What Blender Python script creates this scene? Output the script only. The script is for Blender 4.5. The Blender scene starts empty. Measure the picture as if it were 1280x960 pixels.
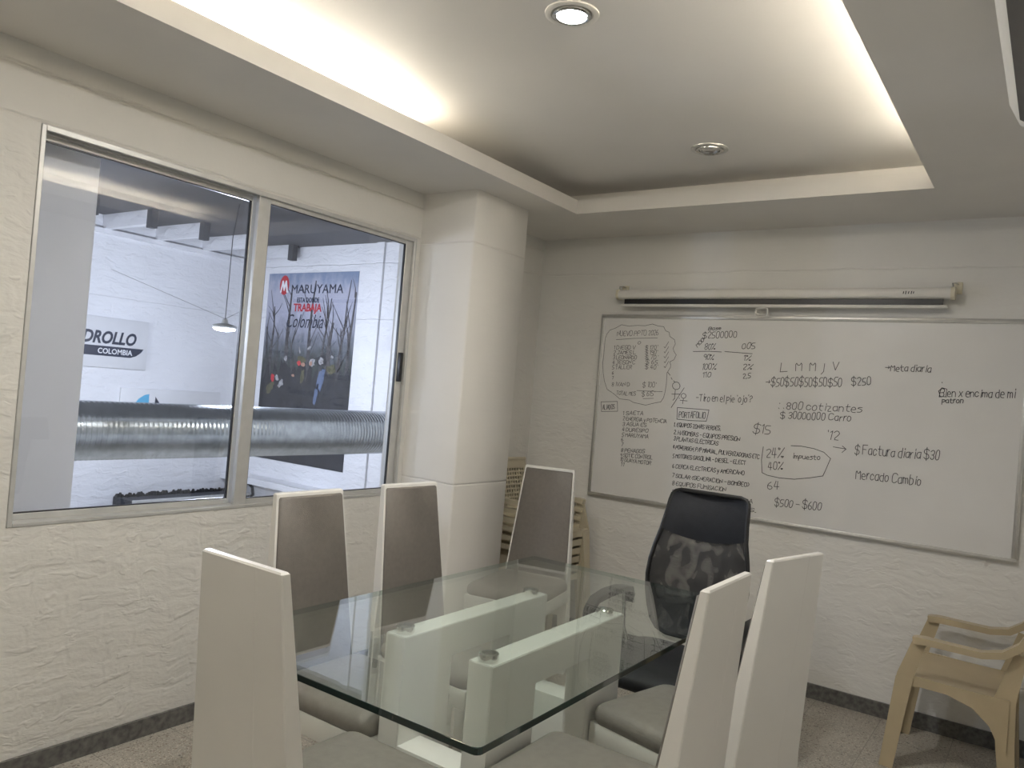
import bpy, bmesh, math, random
from mathutils import Vector, Matrix
random.seed(7)
SC = bpy.context.scene
COL = SC.collection
PI = math.pi

# ------------------------------------------------------------------ camera
cam_d = bpy.data.cameras.new('camera'); cam_d.sensor_width = 36.0
cam_d.lens = 977.32 * 36.0 / 1280.0
cam_d.clip_start = 0.02
cam = bpy.data.objects.new('camera', cam_d); COL.objects.link(cam)
_r = Vector((0.81676819, 0.57102162, 0.08260769)); _u = Vector((-0.06203345, -0.05543462, 0.99653342)); _f = Vector((-0.57362146, 0.81906124, 0.00985479))
cam.matrix_world = Matrix(((_r.x, _u.x, -_f.x, 0.0), (_r.y, _u.y, -_f.y, 0.0), (_r.z, _u.z, -_f.z, 1.4085), (0, 0, 0, 1)))
SC.camera = cam

# ------------------------------------------------------------------ exposure, world, light levels
SC.view_settings.view_transform = 'Standard'
SC.view_settings.look = 'None'
SC.view_settings.gamma = 1.0
SC.view_settings.use_curve_mapping = False
SC.view_settings.exposure = 0.24
W = bpy.data.worlds.new('world'); SC.world = W; W.use_nodes = True
W.node_tree.nodes['Background'].inputs[0].default_value = (0.5, 0.5, 0.5, 1)
W.node_tree.nodes['Background'].inputs[1].default_value = 0.02
TUBE_LEFT = 74.0        # cove tubes
TUBE_RIGHT = 56.0
SPOT_W = 14.5           # lit downlight
PENDANT = 60.0          # workshop pendants (emission strength)
PENDANT_W = 295.0
WARM = (1.0, 0.92, 0.79)
COOL = (0.80, 0.86, 1.0)

# ------------------------------------------------------------------ material helpers
def new_mat(name):
    m = bpy.data.materials.new(name); m.use_nodes = True
    nt = m.node_tree
    return m, nt, nt.nodes['Principled BSDF']
def node(nt, typ, **kw):
    n = nt.nodes.new(typ)
    for k, v in kw.items(): setattr(n, k, v)
    return n
def world_coord(nt):
    # the place's own coordinates, so that a pattern does not depend on the mesh
    return node(nt, 'ShaderNodeNewGeometry').outputs['Position']
def mat_plain(name, col, rough=0.5, metal=0.0, var=0.06, scale=14.0, bump=0.0, bscale=120.0, coat=0.0, spec=0.5):
    m, nt, b = new_mat(name)
    tc = node(nt, 'ShaderNodeTexCoord')
    nz = node(nt, 'ShaderNodeTexNoise'); nz.inputs['Scale'].default_value = scale; nz.inputs['Detail'].default_value = 5
    nt.links.new(tc.outputs['Object'], nz.inputs['Vector'])
    cr = node(nt, 'ShaderNodeValToRGB')
    cr.color_ramp.elements[0].position = 0.3; cr.color_ramp.elements[1].position = 0.7
    cr.color_ramp.elements[0].color = tuple(c * (1 - var) for c in col) + (1,)
    cr.color_ramp.elements[1].color = tuple(min(1, c * (1 + var)) for c in col) + (1,)
    nt.links.new(nz.outputs['Fac'], cr.inputs['Fac']); nt.links.new(cr.outputs['Color'], b.inputs['Base Color'])
    b.inputs['Roughness'].default_value = rough; b.inputs['Metallic'].default_value = metal
    b.inputs['Coat Weight'].default_value = coat; b.inputs['Specular IOR Level'].default_value = spec
    if bump > 0:
        n2 = node(nt, 'ShaderNodeTexNoise'); n2.inputs['Scale'].default_value = bscale; n2.inputs['Detail'].default_value = 3
        nt.links.new(tc.outputs['Object'], n2.inputs['Vector'])
        bp = node(nt, 'ShaderNodeBump'); bp.inputs['Strength'].default_value = bump; bp.inputs['Distance'].default_value = 0.004
        nt.links.new(n2.outputs['Fac'], bp.inputs['Height']); nt.links.new(bp.outputs['Normal'], b.inputs['Normal'])
    return m
def mat_emit(name, col, strength):
    m, nt, b = new_mat(name)
    b.inputs['Base Color'].default_value = col + (1,)
    b.inputs['Emission Color'].default_value = col + (1,); b.inputs['Emission Strength'].default_value = strength
    return m
def mat_brick(name, col, axis, zlo, zhi, strength=0.8, grooves=(), rows=0.085, dirt=0.05):
    """painted brick: axis = the horizontal world axis of the wall; relief between zlo and zhi; grooves = heights of cracks"""
    m, nt, b = new_mat(name); L = nt.links.new
    pos = world_coord(nt)
    sx = node(nt, 'ShaderNodeSeparateXYZ'); L(pos, sx.inputs[0])
    cb = node(nt, 'ShaderNodeCombineXYZ'); L(sx.outputs[axis], cb.inputs['X']); L(sx.outputs['Z'], cb.inputs['Y'])
    # slumped, uneven courses
    wob = node(nt, 'ShaderNodeTexNoise'); wob.inputs['Scale'].default_value = 5.0; wob.inputs['Detail'].default_value = 3
    L(cb.outputs[0], wob.inputs['Vector'])
    ws = node(nt, 'ShaderNodeVectorMath', operation='SUBTRACT'); L(wob.outputs['Color'], ws.inputs[0]); ws.inputs[1].default_value = (0.5, 0.5, 0.5)
    wm = node(nt, 'ShaderNodeVectorMath', operation='SCALE'); L(ws.outputs[0], wm.inputs[0]); wm.inputs['Scale'].default_value = 0.11
    wa = node(nt, 'ShaderNodeVectorMath', operation='ADD'); L(cb.outputs[0], wa.inputs[0]); L(wm.outputs[0], wa.inputs[1])
    br = node(nt, 'ShaderNodeTexBrick'); L(wa.outputs[0], br.inputs['Vector'])
    br.inputs['Scale'].default_value = 1.0; br.inputs['Brick Width'].default_value = 0.25; br.inputs['Row Height'].default_value = rows
    br.inputs['Mortar Size'].default_value = 0.014; br.inputs['Mortar Smooth'].default_value = 1.0
    # lumps of paint and mortar, stretched along the courses
    mp = node(nt, 'ShaderNodeMapping'); L(wa.outputs[0], mp.inputs['Vector']); mp.inputs['Scale'].default_value = (6.0, 13.0, 1.0)
    lump = node(nt, 'ShaderNodeTexNoise'); lump.inputs['Scale'].default_value = 1.0; lump.inputs['Detail'].default_value = 4; lump.inputs['Roughness'].default_value = 0.55
    L(mp.outputs[0], lump.inputs['Vector'])
    mp2 = node(nt, 'ShaderNodeMapping'); L(wa.outputs[0], mp2.inputs['Vector']); mp2.inputs['Scale'].default_value = (11.0, 24.0, 1.0)
    rid = node(nt, 'ShaderNodeTexNoise'); rid.inputs['Scale'].default_value = 1.0; rid.inputs['Detail'].default_value = 2
    L(mp2.outputs[0], rid.inputs['Vector'])
    rr = node(nt, 'ShaderNodeValToRGB'); rr.color_ramp.elements[0].position = 0.58; rr.color_ramp.elements[1].position = 0.66
    L(rid.outputs['Fac'], rr.inputs['Fac'])
    h1 = node(nt, 'ShaderNodeMath', operation='MULTIPLY'); L(br.outputs['Fac'], h1.inputs[0]); h1.inputs[1].default_value = -0.09
    h2 = node(nt, 'ShaderNodeMath', operation='MULTIPLY_ADD'); L(lump.outputs['Fac'], h2.inputs[0]); h2.inputs[1].default_value = 1.5; L(h1.outputs[0], h2.inputs[2])
    h3 = node(nt, 'ShaderNodeMath', operation='MULTIPLY_ADD'); L(rr.outputs['Color'], h3.inputs[0]); h3.inputs[1].default_value = 0.26; L(h2.outputs[0], h3.inputs[2])
    mr = node(nt, 'ShaderNodeMapRange'); mr.interpolation_type = 'SMOOTHSTEP'
    L(sx.outputs['Z'], mr.inputs['Value']); mr.inputs['From Min'].default_value = zlo; mr.inputs['From Max'].default_value = zhi
    mr.inputs['To Min'].default_value = 1.0; mr.inputs['To Max'].default_value = 0.10
    h4 = node(nt, 'ShaderNodeMath', operation='MULTIPLY'); L(h3.outputs[0], h4.inputs[0]); L(mr.outputs[0], h4.inputs[1])
    last = h4.outputs[0]
    # cracks where plaster and concrete meet
    for gz in grooves:
        a = node(nt, 'ShaderNodeSeparateXYZ'); L(wa.outputs[0], a.inputs[0])
        mixz = node(nt, 'ShaderNodeMath', operation='MULTIPLY_ADD'); L(wob.outputs['Fac'], mixz.inputs[0]); mixz.inputs[1].default_value = 0.022; L(sx.outputs['Z'], mixz.inputs[2])
        d = node(nt, 'ShaderNodeMath', operation='SUBTRACT'); L(mixz.outputs[0], d.inputs[0]); d.inputs[1].default_value = gz + 0.011
        ab = node(nt, 'ShaderNodeMath', operation='ABSOLUTE'); L(d.outputs[0], ab.inputs[0])
        gr = node(nt, 'ShaderNodeMapRange'); L(ab.outputs[0], gr.inputs['Value']); gr.inputs['From Min'].default_value = 0.0; gr.inputs['From Max'].default_value = 0.007
        gr.inputs['To Min'].default_value = -0.55; gr.inputs['To Max'].default_value = 0.0
        s = node(nt, 'ShaderNodeMath', operation='ADD'); L(last, s.inputs[0]); L(gr.outputs[0], s.inputs[1]); last = s.outputs[0]
    fine = node(nt, 'ShaderNodeTexNoise'); fine.inputs['Scale'].default_value = 60; fine.inputs['Detail'].default_value = 4
    L(pos, fine.inputs['Vector'])
    h5 = node(nt, 'ShaderNodeMath', operation='MULTIPLY_ADD'); L(fine.outputs['Fac'], h5.inputs[0]); h5.inputs[1].default_value = 0.10; L(last, h5.inputs[2])
    bp = node(nt, 'ShaderNodeBump'); bp.inputs['Strength'].default_value = strength; bp.inputs['Distance'].default_value = 0.016
    L(h5.outputs[0], bp.inputs['Height']); L(bp.outputs['Normal'], b.inputs['Normal'])
    st = node(nt, 'ShaderNodeTexNoise'); st.inputs['Scale'].default_value = 2.3; st.inputs['Detail'].default_value = 6
    L(pos, st.inputs['Vector'])
    cr = node(nt, 'ShaderNodeValToRGB'); cr.color_ramp.elements[0].position = 0.35; cr.color_ramp.elements[1].position = 0.65
    cr.color_ramp.elements[0].color = tuple(c * (1 - dirt) for c in col) + (1,); cr.color_ramp.elements[1].color = col + (1,)
    L(st.outputs['Fac'], cr.inputs['Fac']); L(cr.outputs['Color'], b.inputs['Base Color'])
    b.inputs['Roughness'].default_value = 0.55; b.inputs['Specular IOR Level'].default_value = 0.35
    return m
def mat_glass(name, tint, ior=1.5, dirt=0.0):
    """clear sheet: what passes through is tinted, the rest is a Fresnel reflection"""
    m = bpy.data.materials.new(name); m.use_nodes = True; nt = m.node_tree; nt.nodes.clear(); L = nt.links.new
    out = node(nt, 'ShaderNodeOutputMaterial'); tr = node(nt, 'ShaderNodeBsdfTransparent'); gl = node(nt, 'ShaderNodeBsdfGlossy'); fr = node(nt, 'ShaderNodeFresnel')
    tr.inputs[0].default_value = tint + (1,); gl.inputs['Roughness'].default_value = 0.0; gl.inputs[0].default_value = (1, 1, 1, 1); fr.inputs[0].default_value = ior
    # both faces of the sheet reflect like air against glass
    ge = node(nt, 'ShaderNodeNewGeometry'); io = node(nt, 'ShaderNodeMix', data_type='FLOAT'); L(ge.outputs['Backfacing'], io.inputs['Factor'])
    io.inputs['A'].default_value = ior; io.inputs['B'].default_value = 1.0/ior; L(io.outputs['Result'], fr.inputs[0])
    mx = node(nt, 'ShaderNodeMixShader'); L(fr.outputs[0], mx.inputs[0]); L(tr.outputs[0], mx.inputs[1]); L(gl.outputs[0], mx.inputs[2])
    L(mx.outputs[0], out.inputs[0])
    return m

# ------------------------------------------------------------------ materials
WALLC = (0.80, 0.785, 0.745)
M = {}
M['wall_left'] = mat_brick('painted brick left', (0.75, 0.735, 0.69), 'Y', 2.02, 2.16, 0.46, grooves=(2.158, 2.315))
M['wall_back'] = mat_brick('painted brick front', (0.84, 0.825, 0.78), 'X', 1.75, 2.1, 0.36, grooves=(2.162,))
M['wall_other'] = mat_brick('painted brick side', WALLC, 'Y', 2.0, 2.2, 0.5)
M['pillar'] = mat_brick('plastered pillar', (0.82, 0.80, 0.755), 'X', -2.0, -1.0, 0.45, grooves=(2.13, 0.93))
M['shop_column'] = mat_plain('workshop column paint', (0.84, 0.84, 0.88), 0.6, var=0.03, scale=4, bump=0.1, bscale=20)
M['ceiling'] = mat_plain('ceiling paint', (0.80, 0.78, 0.745), 0.6, var=0.025, scale=2.0, bump=0.06, bscale=30)
M['soffit'] = mat_plain('soffit paint', (0.78, 0.755, 0.71), 0.6, var=0.03, scale=3.0, bump=0.08, bscale=25)
M['shop_wall'] = mat_brick('workshop brick', (0.80, 0.80, 0.82), 'Y', 2.6, 3.0, 0.5, grooves=(1.885,), rows=0.08)
M['shop_wall_x'] = mat_brick('workshop brick end', (0.80, 0.80, 0.82), 'X', 2.6, 3.0, 0.6, grooves=(1.885, 2.33, 0.49), rows=0.11)
M['shop_ceiling'] = mat_plain('workshop ceiling', (0.10, 0.10, 0.105), 0.8, var=0.15, scale=3)
M['shop_floor'] = mat_plain('workshop floor', (0.45, 0.45, 0.46), 0.4, var=0.1)
M['chair_white'] = mat_plain('white lacquer', (0.80, 0.785, 0.74), 0.28, var=0.02, scale=5, coat=0.2)
M['chair_grey'] = mat_plain('taupe leatherette', (0.165, 0.150, 0.132), 0.5, var=0.07, scale=60, bump=0.25, bscale=420)
M['cushion_grey'] = mat_plain('taupe cushion leatherette', (0.24, 0.222, 0.198), 0.45, var=0.07, scale=40, bump=0.25, bscale=420)
M['table_white'] = mat_plain('white table lacquer', (0.82, 0.81, 0.775), 0.25, var=0.02, scale=5, coat=0.2)
M['glass'] = mat_glass('table glass', (0.93, 0.968, 0.948), 1.52)
M['glass_edge'] = mat_plain('glass edge', (0.004, 0.020, 0.018), 0.08, var=0.2, scale=8, coat=0.6)
def make_glass_edge():
    m = M['glass_edge']; nt = m.node_tree; L = nt.links.new
    b = nt.nodes['Principled BSDF']; out = nt.nodes['Material Output']
    tr = node(nt, 'ShaderNodeBsdfTransparent'); tr.inputs[0].default_value = (0.72, 0.84, 0.80, 1)
    ge = node(nt, 'ShaderNodeNewGeometry'); k = node(nt, 'ShaderNodeMath', operation='MULTIPLY'); L(ge.outputs['Backfacing'], k.inputs[0]); k.inputs[1].default_value = 0.8
    mx = node(nt, 'ShaderNodeMixShader'); L(k.outputs[0], mx.inputs[0]); L(b.outputs[0], mx.inputs[1]); L(tr.outputs[0], mx.inputs[2]); L(mx.outputs[0], out.inputs['Surface'])
make_glass_edge()   # seen from inside the sheet, light leaves through the far edge
M['pane'] = mat_glass('window pane', (0.93, 0.945, 0.965), 1.5)
M['chrome'] = mat_plain('chrome', (0.62, 0.62, 0.60), 0.12, 1.0, var=0.05)
M['alu'] = mat_plain('aluminium', (0.60, 0.60, 0.58), 0.42, 0.45, var=0.05, scale=20)
M['alu_white'] = mat_plain('board frame aluminium', (0.62, 0.615, 0.59), 0.35, 0.6, var=0.05, scale=20)
M['black_plastic'] = mat_plain('black plastic', (0.012, 0.012, 0.013), 0.35, var=0.2)
M['black_fabric'] = mat_plain('black fabric', (0.012, 0.013, 0.016), 0.6, var=0.2, scale=90, bump=0.2, bscale=500)
M['black_leather'] = mat_plain('black leatherette', (0.009, 0.011, 0.016), 0.6, var=0.15, scale=40, bump=0.15, bscale=300, spec=0.3)
M['beige_plastic'] = mat_plain('beige plastic', (0.50, 0.415, 0.27), 0.38, var=0.05, scale=9)
M['cream_plastic'] = mat_plain('cream plastic', (0.56, 0.50, 0.37), 0.40, var=0.05, scale=9)
M['board'] = mat_plain('whiteboard enamel', (0.78, 0.77, 0.745), 0.22, var=0.03, scale=2.5)
M['ink'] = mat_plain('marker ink', (0.032, 0.032, 0.036), 0.5, var=0.2)
M['white_plastic'] = mat_plain('white plastic', (0.76, 0.74, 0.69), 0.4, var=0.03)
M['ivory_plastic'] = mat_plain('ivory plastic', (0.72, 0.67, 0.52), 0.45, var=0.04)
M['ac_white'] = mat_plain('air conditioner plastic', (0.70, 0.69, 0.65), 0.35, var=0.02)
M['dark'] = mat_plain('dark recess', (0.02, 0.02, 0.022), 0.7, var=0.1)
M['outlet'] = mat_plain('air outlet plastic', (0.085, 0.080, 0.074), 0.6, var=0.1)
M['duct'] = mat_plain('galvanised steel', (0.58, 0.62, 0.65), 0.24, 0.9, var=0.15, scale=22)
M['sign_white'] = mat_plain('sign board', (0.70, 0.70, 0.71), 0.4, var=0.02)
M['navy'] = mat_plain('navy print', (0.018, 0.026, 0.055), 0.4, var=0.1)
M['sky_blue'] = mat_plain('blue print', (0.12, 0.45, 0.70), 0.4, var=0.05)
M['red'] = mat_plain('red print', (0.50, 0.03, 0.045), 0.45, var=0.08)
M['print_white'] = mat_plain('white print', (0.78, 0.78, 0.80), 0.5, var=0.05)
M['print_grey'] = mat_plain('grey white print', (0.32, 0.32, 0.33), 0.5, var=0.4, scale=50)
M['print_dark'] = mat_plain('dark print', (0.028, 0.030, 0.038), 0.5, var=0.3, scale=12)
M['print_bark'] = mat_plain('bark print', (0.075, 0.072, 0.080), 0.5, var=0.4, scale=30)
M['print_skin'] = mat_plain('skin print', (0.38, 0.22, 0.16), 0.5)
M['print_jeans'] = mat_plain('denim print', (0.11, 0.15, 0.25), 0.5, var=0.2, scale=40)
M['print_olive'] = mat_plain('olive print', (0.10, 0.095, 0.055), 0.5, var=0.3, scale=30)
M['plinth'] = mat_plain('dark plinth', (0.028, 0.030, 0.036), 0.6, var=0.25, scale=30)
M['wire'] = mat_plain('grey wire', (0.10, 0.10, 0.105), 0.5)
M['tube'] = mat_emit('lit tube left', WARM, TUBE_LEFT)
M['tube_r'] = mat_emit('lit tube right', WARM, TUBE_RIGHT)
M['lamp_lit'] = mat_emit('lit lamp face', (0.90, 0.95, 1.0), 14.0)
M['pendant_lit'] = mat_emit('lit pendant face', COOL, PENDANT)

def make_floor_mat():
    m, nt, b = new_mat('terrazzo'); L = nt.links.new
    pos = world_coord(nt)
    base = node(nt, 'ShaderNodeTexNoise'); base.inputs['Scale'].default_value = 3.0; base.inputs['Detail'].default_value = 6; L(pos, base.inputs['Vector'])
    c0 = node(nt, 'ShaderNodeValToRGB'); L(base.outputs['Fac'], c0.inputs['Fac'])
    c0.color_ramp.elements[0].position = 0.3; c0.color_ramp.elements[1].position = 0.7
    c0.color_ramp.elements[0].color = (0.36, 0.335, 0.285, 1); c0.color_ramp.elements[1].color = (0.50, 0.47, 0.41, 1)
    col = c0.outputs['Color']
    for sc, th, cc in ((95.0, 0.27, (0.60, 0.56, 0.49, 1)), (120.0, 0.24, (0.20, 0.165, 0.13, 1)), (45.0, 0.17, (0.25, 0.20, 0.165, 1)), (30.0, 0.10, (0.12, 0.11, 0.10, 1))):
        v = node(nt, 'ShaderNodeTexVoronoi'); v.inputs['Scale'].default_value = sc; L(pos, v.inputs['Vector'])
        r = node(nt, 'ShaderNodeValToRGB'); L(v.outputs['Distance'], r.inputs['Fac'])
        r.color_ramp.elements[0].position = th; r.color_ramp.elements[0].color = (1, 1, 1, 1)
        r.color_ramp.elements[1].position = th + 0.06; r.color_ramp.elements[1].color = (0, 0, 0, 1)
        mx = node(nt, 'ShaderNodeMix', data_type='RGBA'); L(r.outputs['Color'], mx.inputs['Factor']); L(col, mx.inputs['A']); mx.inputs['B'].default_value = cc
        col = mx.outputs['Result']
    # tile joints every 30 cm
    sx = node(nt, 'ShaderNodeSeparateXYZ'); L(pos, sx.inputs[0])
    br = node(nt, 'ShaderNodeTexBrick'); br.offset = 0.0; L(pos, br.inputs['Vector'])
    br.inputs['Scale'].default_value = 1.0; br.inputs['Brick Width'].default_value = 0.30; br.inputs['Row Height'].default_value = 0.30; br.inputs['Mortar Size'].default_value = 0.0015
    mx = node(nt, 'ShaderNodeMix', data_type='RGBA'); L(br.outputs['Fac'], mx.inputs['Factor']); L(col, mx.inputs['A']); mx.inputs['B'].default_value = (0.24, 0.22, 0.19, 1)
    L(mx.outputs['Result'], b.inputs['Base Color'])
    b.inputs['Roughness'].default_value = 0.38
    return m
M['floor'] = make_floor_mat()
def make_granite():
    m, nt, b = new_mat('baseboard granite'); L = nt.links.new
    pos = world_coord(nt)
    v = node(nt, 'ShaderNodeTexNoise'); v.inputs['Scale'].default_value = 45; v.inputs['Detail'].default_value = 6; L(pos, v.inputs['Vector'])
    r = node(nt, 'ShaderNodeValToRGB'); L(v.outputs['Fac'], r.inputs['Fac'])
    r.color_ramp.elements[0].position = 0.35; r.color_ramp.elements[0].color = (0.085, 0.083, 0.078, 1)
    r.color_ramp.elements[1].position = 0.7; r.color_ramp.elements[1].color = (0.19, 0.185, 0.17, 1)
    L(r.outputs['Color'], b.inputs['Base Color']); b.inputs['Roughness'].default_value = 0.45
    return m
M['baseboard'] = make_granite()
def make_mesh_fabric():
    # open black net: threads with holes between, denser and looser in waves where two layers cross
    m = bpy.data.materials.new('black net'); m.use_nodes = True; nt = m.node_tree; L = nt.links.new
    b = nt.nodes['Principled BSDF']; b.inputs['Base Color'].default_value = (0.010, 0.010, 0.012, 1); b.inputs['Roughness'].default_value = 0.6
    out = nt.nodes['Material Output']; tr = node(nt, 'ShaderNodeBsdfTransparent'); mx = node(nt, 'ShaderNodeMixShader')
    tc = node(nt, 'ShaderNodeTexCoord')
    mp = node(nt, 'ShaderNodeMapping'); L(tc.outputs['Object'], mp.inputs['Vector']); mp.inputs['Scale'].default_value = (1.0, 0.2, 0.62); mp.inputs['Location'].default_value = (1.7, 0, .43)
    nz = node(nt, 'ShaderNodeTexNoise'); nz.inputs['Scale'].default_value = 15.0; nz.inputs['Detail'].default_value = 0.6; nz.inputs['Distortion'].default_value = 1.6
    L(mp.outputs[0], nz.inputs['Vector'])
    r = node(nt, 'ShaderNodeMapRange'); r.interpolation_type = 'SMOOTHSTEP'; L(nz.outputs['Fac'], r.inputs['Value']); r.inputs['From Min'].default_value = 0.36; r.inputs['From Max'].default_value = 0.78
    r.inputs['To Min'].default_value = 0.02; r.inputs['To Max'].default_value = 0.24
    L(r.outputs[0], mx.inputs[0]); L(b.outputs[0], mx.inputs[1]); L(tr.outputs[0], mx.inputs[2]); L(mx.outputs[0], out.inputs['Surface'])
    return m
M['net'] = make_mesh_fabric()
def make_poster_mat():
    m, nt, b = new_mat('printed banner'); L = nt.links.new
    tc = node(nt, 'ShaderNodeTexCoord'); sx = node(nt, 'ShaderNodeSeparateXYZ'); L(tc.outputs['Object'], sx.inputs[0])
    mp = node(nt, 'ShaderNodeMapping'); L(tc.outputs['Object'], mp.inputs['Vector']); mp.inputs['Scale'].default_value = (6, 1, 3.0)
    nz = node(nt, 'ShaderNodeTexNoise'); nz.inputs['Scale'].default_value = 1.6; nz.inputs['Detail'].default_value = 8; nz.inputs['Roughness'].default_value = 0.65; L(mp.outputs[0], nz.inputs['Vector'])
    ad = node(nt, 'ShaderNodeMath', operation='MULTIPLY_ADD'); L(nz.outputs['Fac'], ad.inputs[0]); ad.inputs[1].default_value = 0.55; L(sx.outputs['Z'], ad.inputs[2])
    mr = node(nt, 'ShaderNodeMapRange'); L(ad.outputs[0], mr.inputs['Value']); mr.inputs['From Min'].default_value = 0.275; mr.inputs['From Max'].default_value = 1.89
    r = node(nt, 'ShaderNodeValToRGB'); L(mr.outputs[0], r.inputs['Fac'])
    e = r.color_ramp.elements
    e[0].position = 0.0; e[0].color = (0.020, 0.024, 0.034, 1)
    e[1].position = 1.0; e[1].color = (0.20, 0.26, 0.38, 1)
    for p_, c_ in ((0.30, (0.022, 0.027, 0.032, 1)), (0.52, (0.045, 0.055, 0.055, 1)), (0.64, (0.16, 0.175, 0.21, 1)), (0.78, (0.40, 0.41, 0.50, 1)), (0.90, (0.42, 0.43, 0.52, 1))):
        k = e.new(p_); k.color = c_
    L(r.outputs['Color'], b.inputs['Base Color']); b.inputs['Roughness'].default_value = 0.45
    return m
M['poster'] = make_poster_mat()

# ------------------------------------------------------------------ mesh helpers
class MB:
    """collects shapes and links them as ONE mesh object"""
    def __init__(s): s.v = []; s.f = []; s.mi = []
    def add(s, vs, fs, mi=0):
        o = len(s.v); s.v += [tuple(v) for v in vs]; s.f += [tuple(i + o for i in f) for f in fs]; s.mi += [mi] * len(fs); return s
    def box(s, x0, y0, z0, x1, y1, z1, mi=0):
        return s.add([(x0,y0,z0),(x1,y0,z0),(x1,y1,z0),(x0,y1,z0),(x0,y0,z1),(x1,y0,z1),(x1,y1,z1),(x0,y1,z1)],
                     [(0,3,2,1),(4,5,6,7),(0,1,5,4),(1,2,6,5),(2,3,7,6),(3,0,4,7)], mi)
    def bevel_box(s, x0, y0, z0, x1, y1, z1, r=0.004, seg=2, mi=0):
        bm = bmesh.new(); bmesh.ops.create_cube(bm, size=1.0)
        for v in bm.verts: v.co = Vector(((x0+x1)/2 + v.co.x*(x1-x0), (y0+y1)/2 + v.co.y*(y1-y0), (z0+z1)/2 + v.co.z*(z1-z0)))
        bmesh.ops.bevel(bm, geom=list(bm.edges), offset=r, segments=seg, profile=0.5, affect='EDGES')
        bm.verts.index_update(); s.add([v.co[:] for v in bm.verts], [[v.index for v in f.verts] for f in bm.faces], mi); bm.free(); return s
    def loft(s, rings, cap=True, closed=True, mi=0):
        n = len(rings[0]); vs = [p for r in rings for p in r]; fs = []
        for i in range(len(rings) - 1):
            for j in range(n if closed else n - 1):
                a = i*n + j; b = i*n + (j+1) % n; fs.append((a, b, b+n, a+n))
        if cap: fs.append(tuple(range(n-1, -1, -1))); fs.append(tuple(range((len(rings)-1)*n, len(rings)*n)))
        return s.add(vs, fs, mi)
    def tube(s, pts, r, n=8, cap=True, mi=0, flat=1.0):
        pts = [Vector(p) for p in pts]; rings = []; up = None
        for i, p in enumerate(pts):
            d = (pts[min(i+1, len(pts)-1)] - pts[max(i-1, 0)]).normalized()
            if up is None:
                up = Vector((0,0,1)) if abs(d.z) < 0.9 else Vector((1,0,0))
            a = d.cross(up).normalized(); b2 = a.cross(d).normalized(); up = b2
            rr = r[i] if isinstance(r, (list, tuple)) else r
            rings.append([p + a*math.cos(t)*rr + b2*math.sin(t)*rr*flat for t in [2*PI*k/n for k in range(n)]])
        return s.loft(rings, cap, True, mi)
    def bar(s, pts, w, h, side, mi=0):
        """rectangular bar along pts; w across 'side', h across the rest"""
        pts = [Vector(p) for p in pts]; side = Vector(side).normalized(); rings = []
        for i, p in enumerate(pts):
            d = (pts[min(i+1, len(pts)-1)] - pts[max(i-1, 0)]).normalized(); nrm = d.cross(side).normalized()
            ww = w[i] if isinstance(w, (list, tuple)) else w; hh = h[i] if isinstance(h, (list, tuple)) else h
            rings.append([p + side*ww/2 + nrm*hh/2, p - side*ww/2 + nrm*hh/2, p - side*ww/2 - nrm*hh/2, p + side*ww/2 - nrm*hh/2])
        return s.loft(rings, True, True, mi)
    def lathe(s, prof, c=(0,0,0), axis='Z', n=24, mi=0, cap=True):
        rings = []
        for (r, h) in prof:
            ring = []
            for k in range(n):
                a = 2*PI*k/n; u, w = r*math.cos(a), r*math.sin(a)
                ring.append({'Z': (c[0]+u, c[1]+w, c[2]+h), 'Y': (c[0]+w, c[1]+h, c[2]+u), 'X': (c[0]+h, c[1]+u, c[2]+w)}[axis])
            rings.append(ring)
        return s.loft(rings, cap, True, mi)
    def prism(s, outline, y0, y1, plane='XZ', mi=0):
        """outline in a plane, thickness along the third axis"""
        def P(a, b, t): return {'XZ': (a, t, b), 'YZ': (t, a, b), 'XY': (a, b, t)}[plane]
        return s.loft([[P(a, b, y0) for a, b in outline], [P(a, b, y1) for a, b in outline]], True, True, mi)
    def build(s, name, mat, parent=None, smooth=True, angle=35, fix=True):
        me = bpy.data.meshes.new(name); me.from_pydata(s.v, [], s.f)
        for m in (mat if isinstance(mat, (list, tuple)) else [mat]): me.materials.append(m)
        me.polygons.foreach_set('material_index', s.mi)
        if fix:
            bm = bmesh.new(); bm.from_mesh(me); bmesh.ops.recalc_face_normals(bm, faces=bm.faces); bm.to_mesh(me); bm.free()
        if smooth:
            me.polygons.foreach_set('use_smooth', [True]*len(me.polygons)); me.set_sharp_from_angle(angle=math.radians(angle))
        me.update()
        o = bpy.data.objects.new(name, me); COL.objects.link(o)
        if parent: o.parent = parent
        return o
def tag(o, label=None, cat=None, group=None, kind=None):
    if label: o['label'] = label
    if cat: o['category'] = cat
    if group: o['group'] = group
    if kind: o['kind'] = kind
    return o
def thing(name, label, cat, loc=(0,0,0), rz=0.0, group=None, kind=None):
    o = bpy.data.objects.new(name, None); COL.objects.link(o); o.location = loc; o.rotation_euler = (0,0,rz); o.empty_display_size = 0.1
    return tag(o, label, cat, group, kind)
def copy_tree(o, parent=None):
    c = o.copy(); COL.objects.link(c)
    if parent: c.parent = parent
    for ch in list(o.children): copy_tree(ch, c)
    return c
def rrect(w, d, r, n=5, cx=0.0, cy=0.0):
    pts = []
    for (sx, sy, a0) in ((1,1,0),(-1,1,90),(-1,-1,180),(1,-1,270)):
        for k in range(n+1):
            a = math.radians(a0 + 90*k/n); pts.append((cx + sx*(w/2-r) + r*math.cos(a), cy + sy*(d/2-r) + r*math.sin(a)))
    return pts
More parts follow.
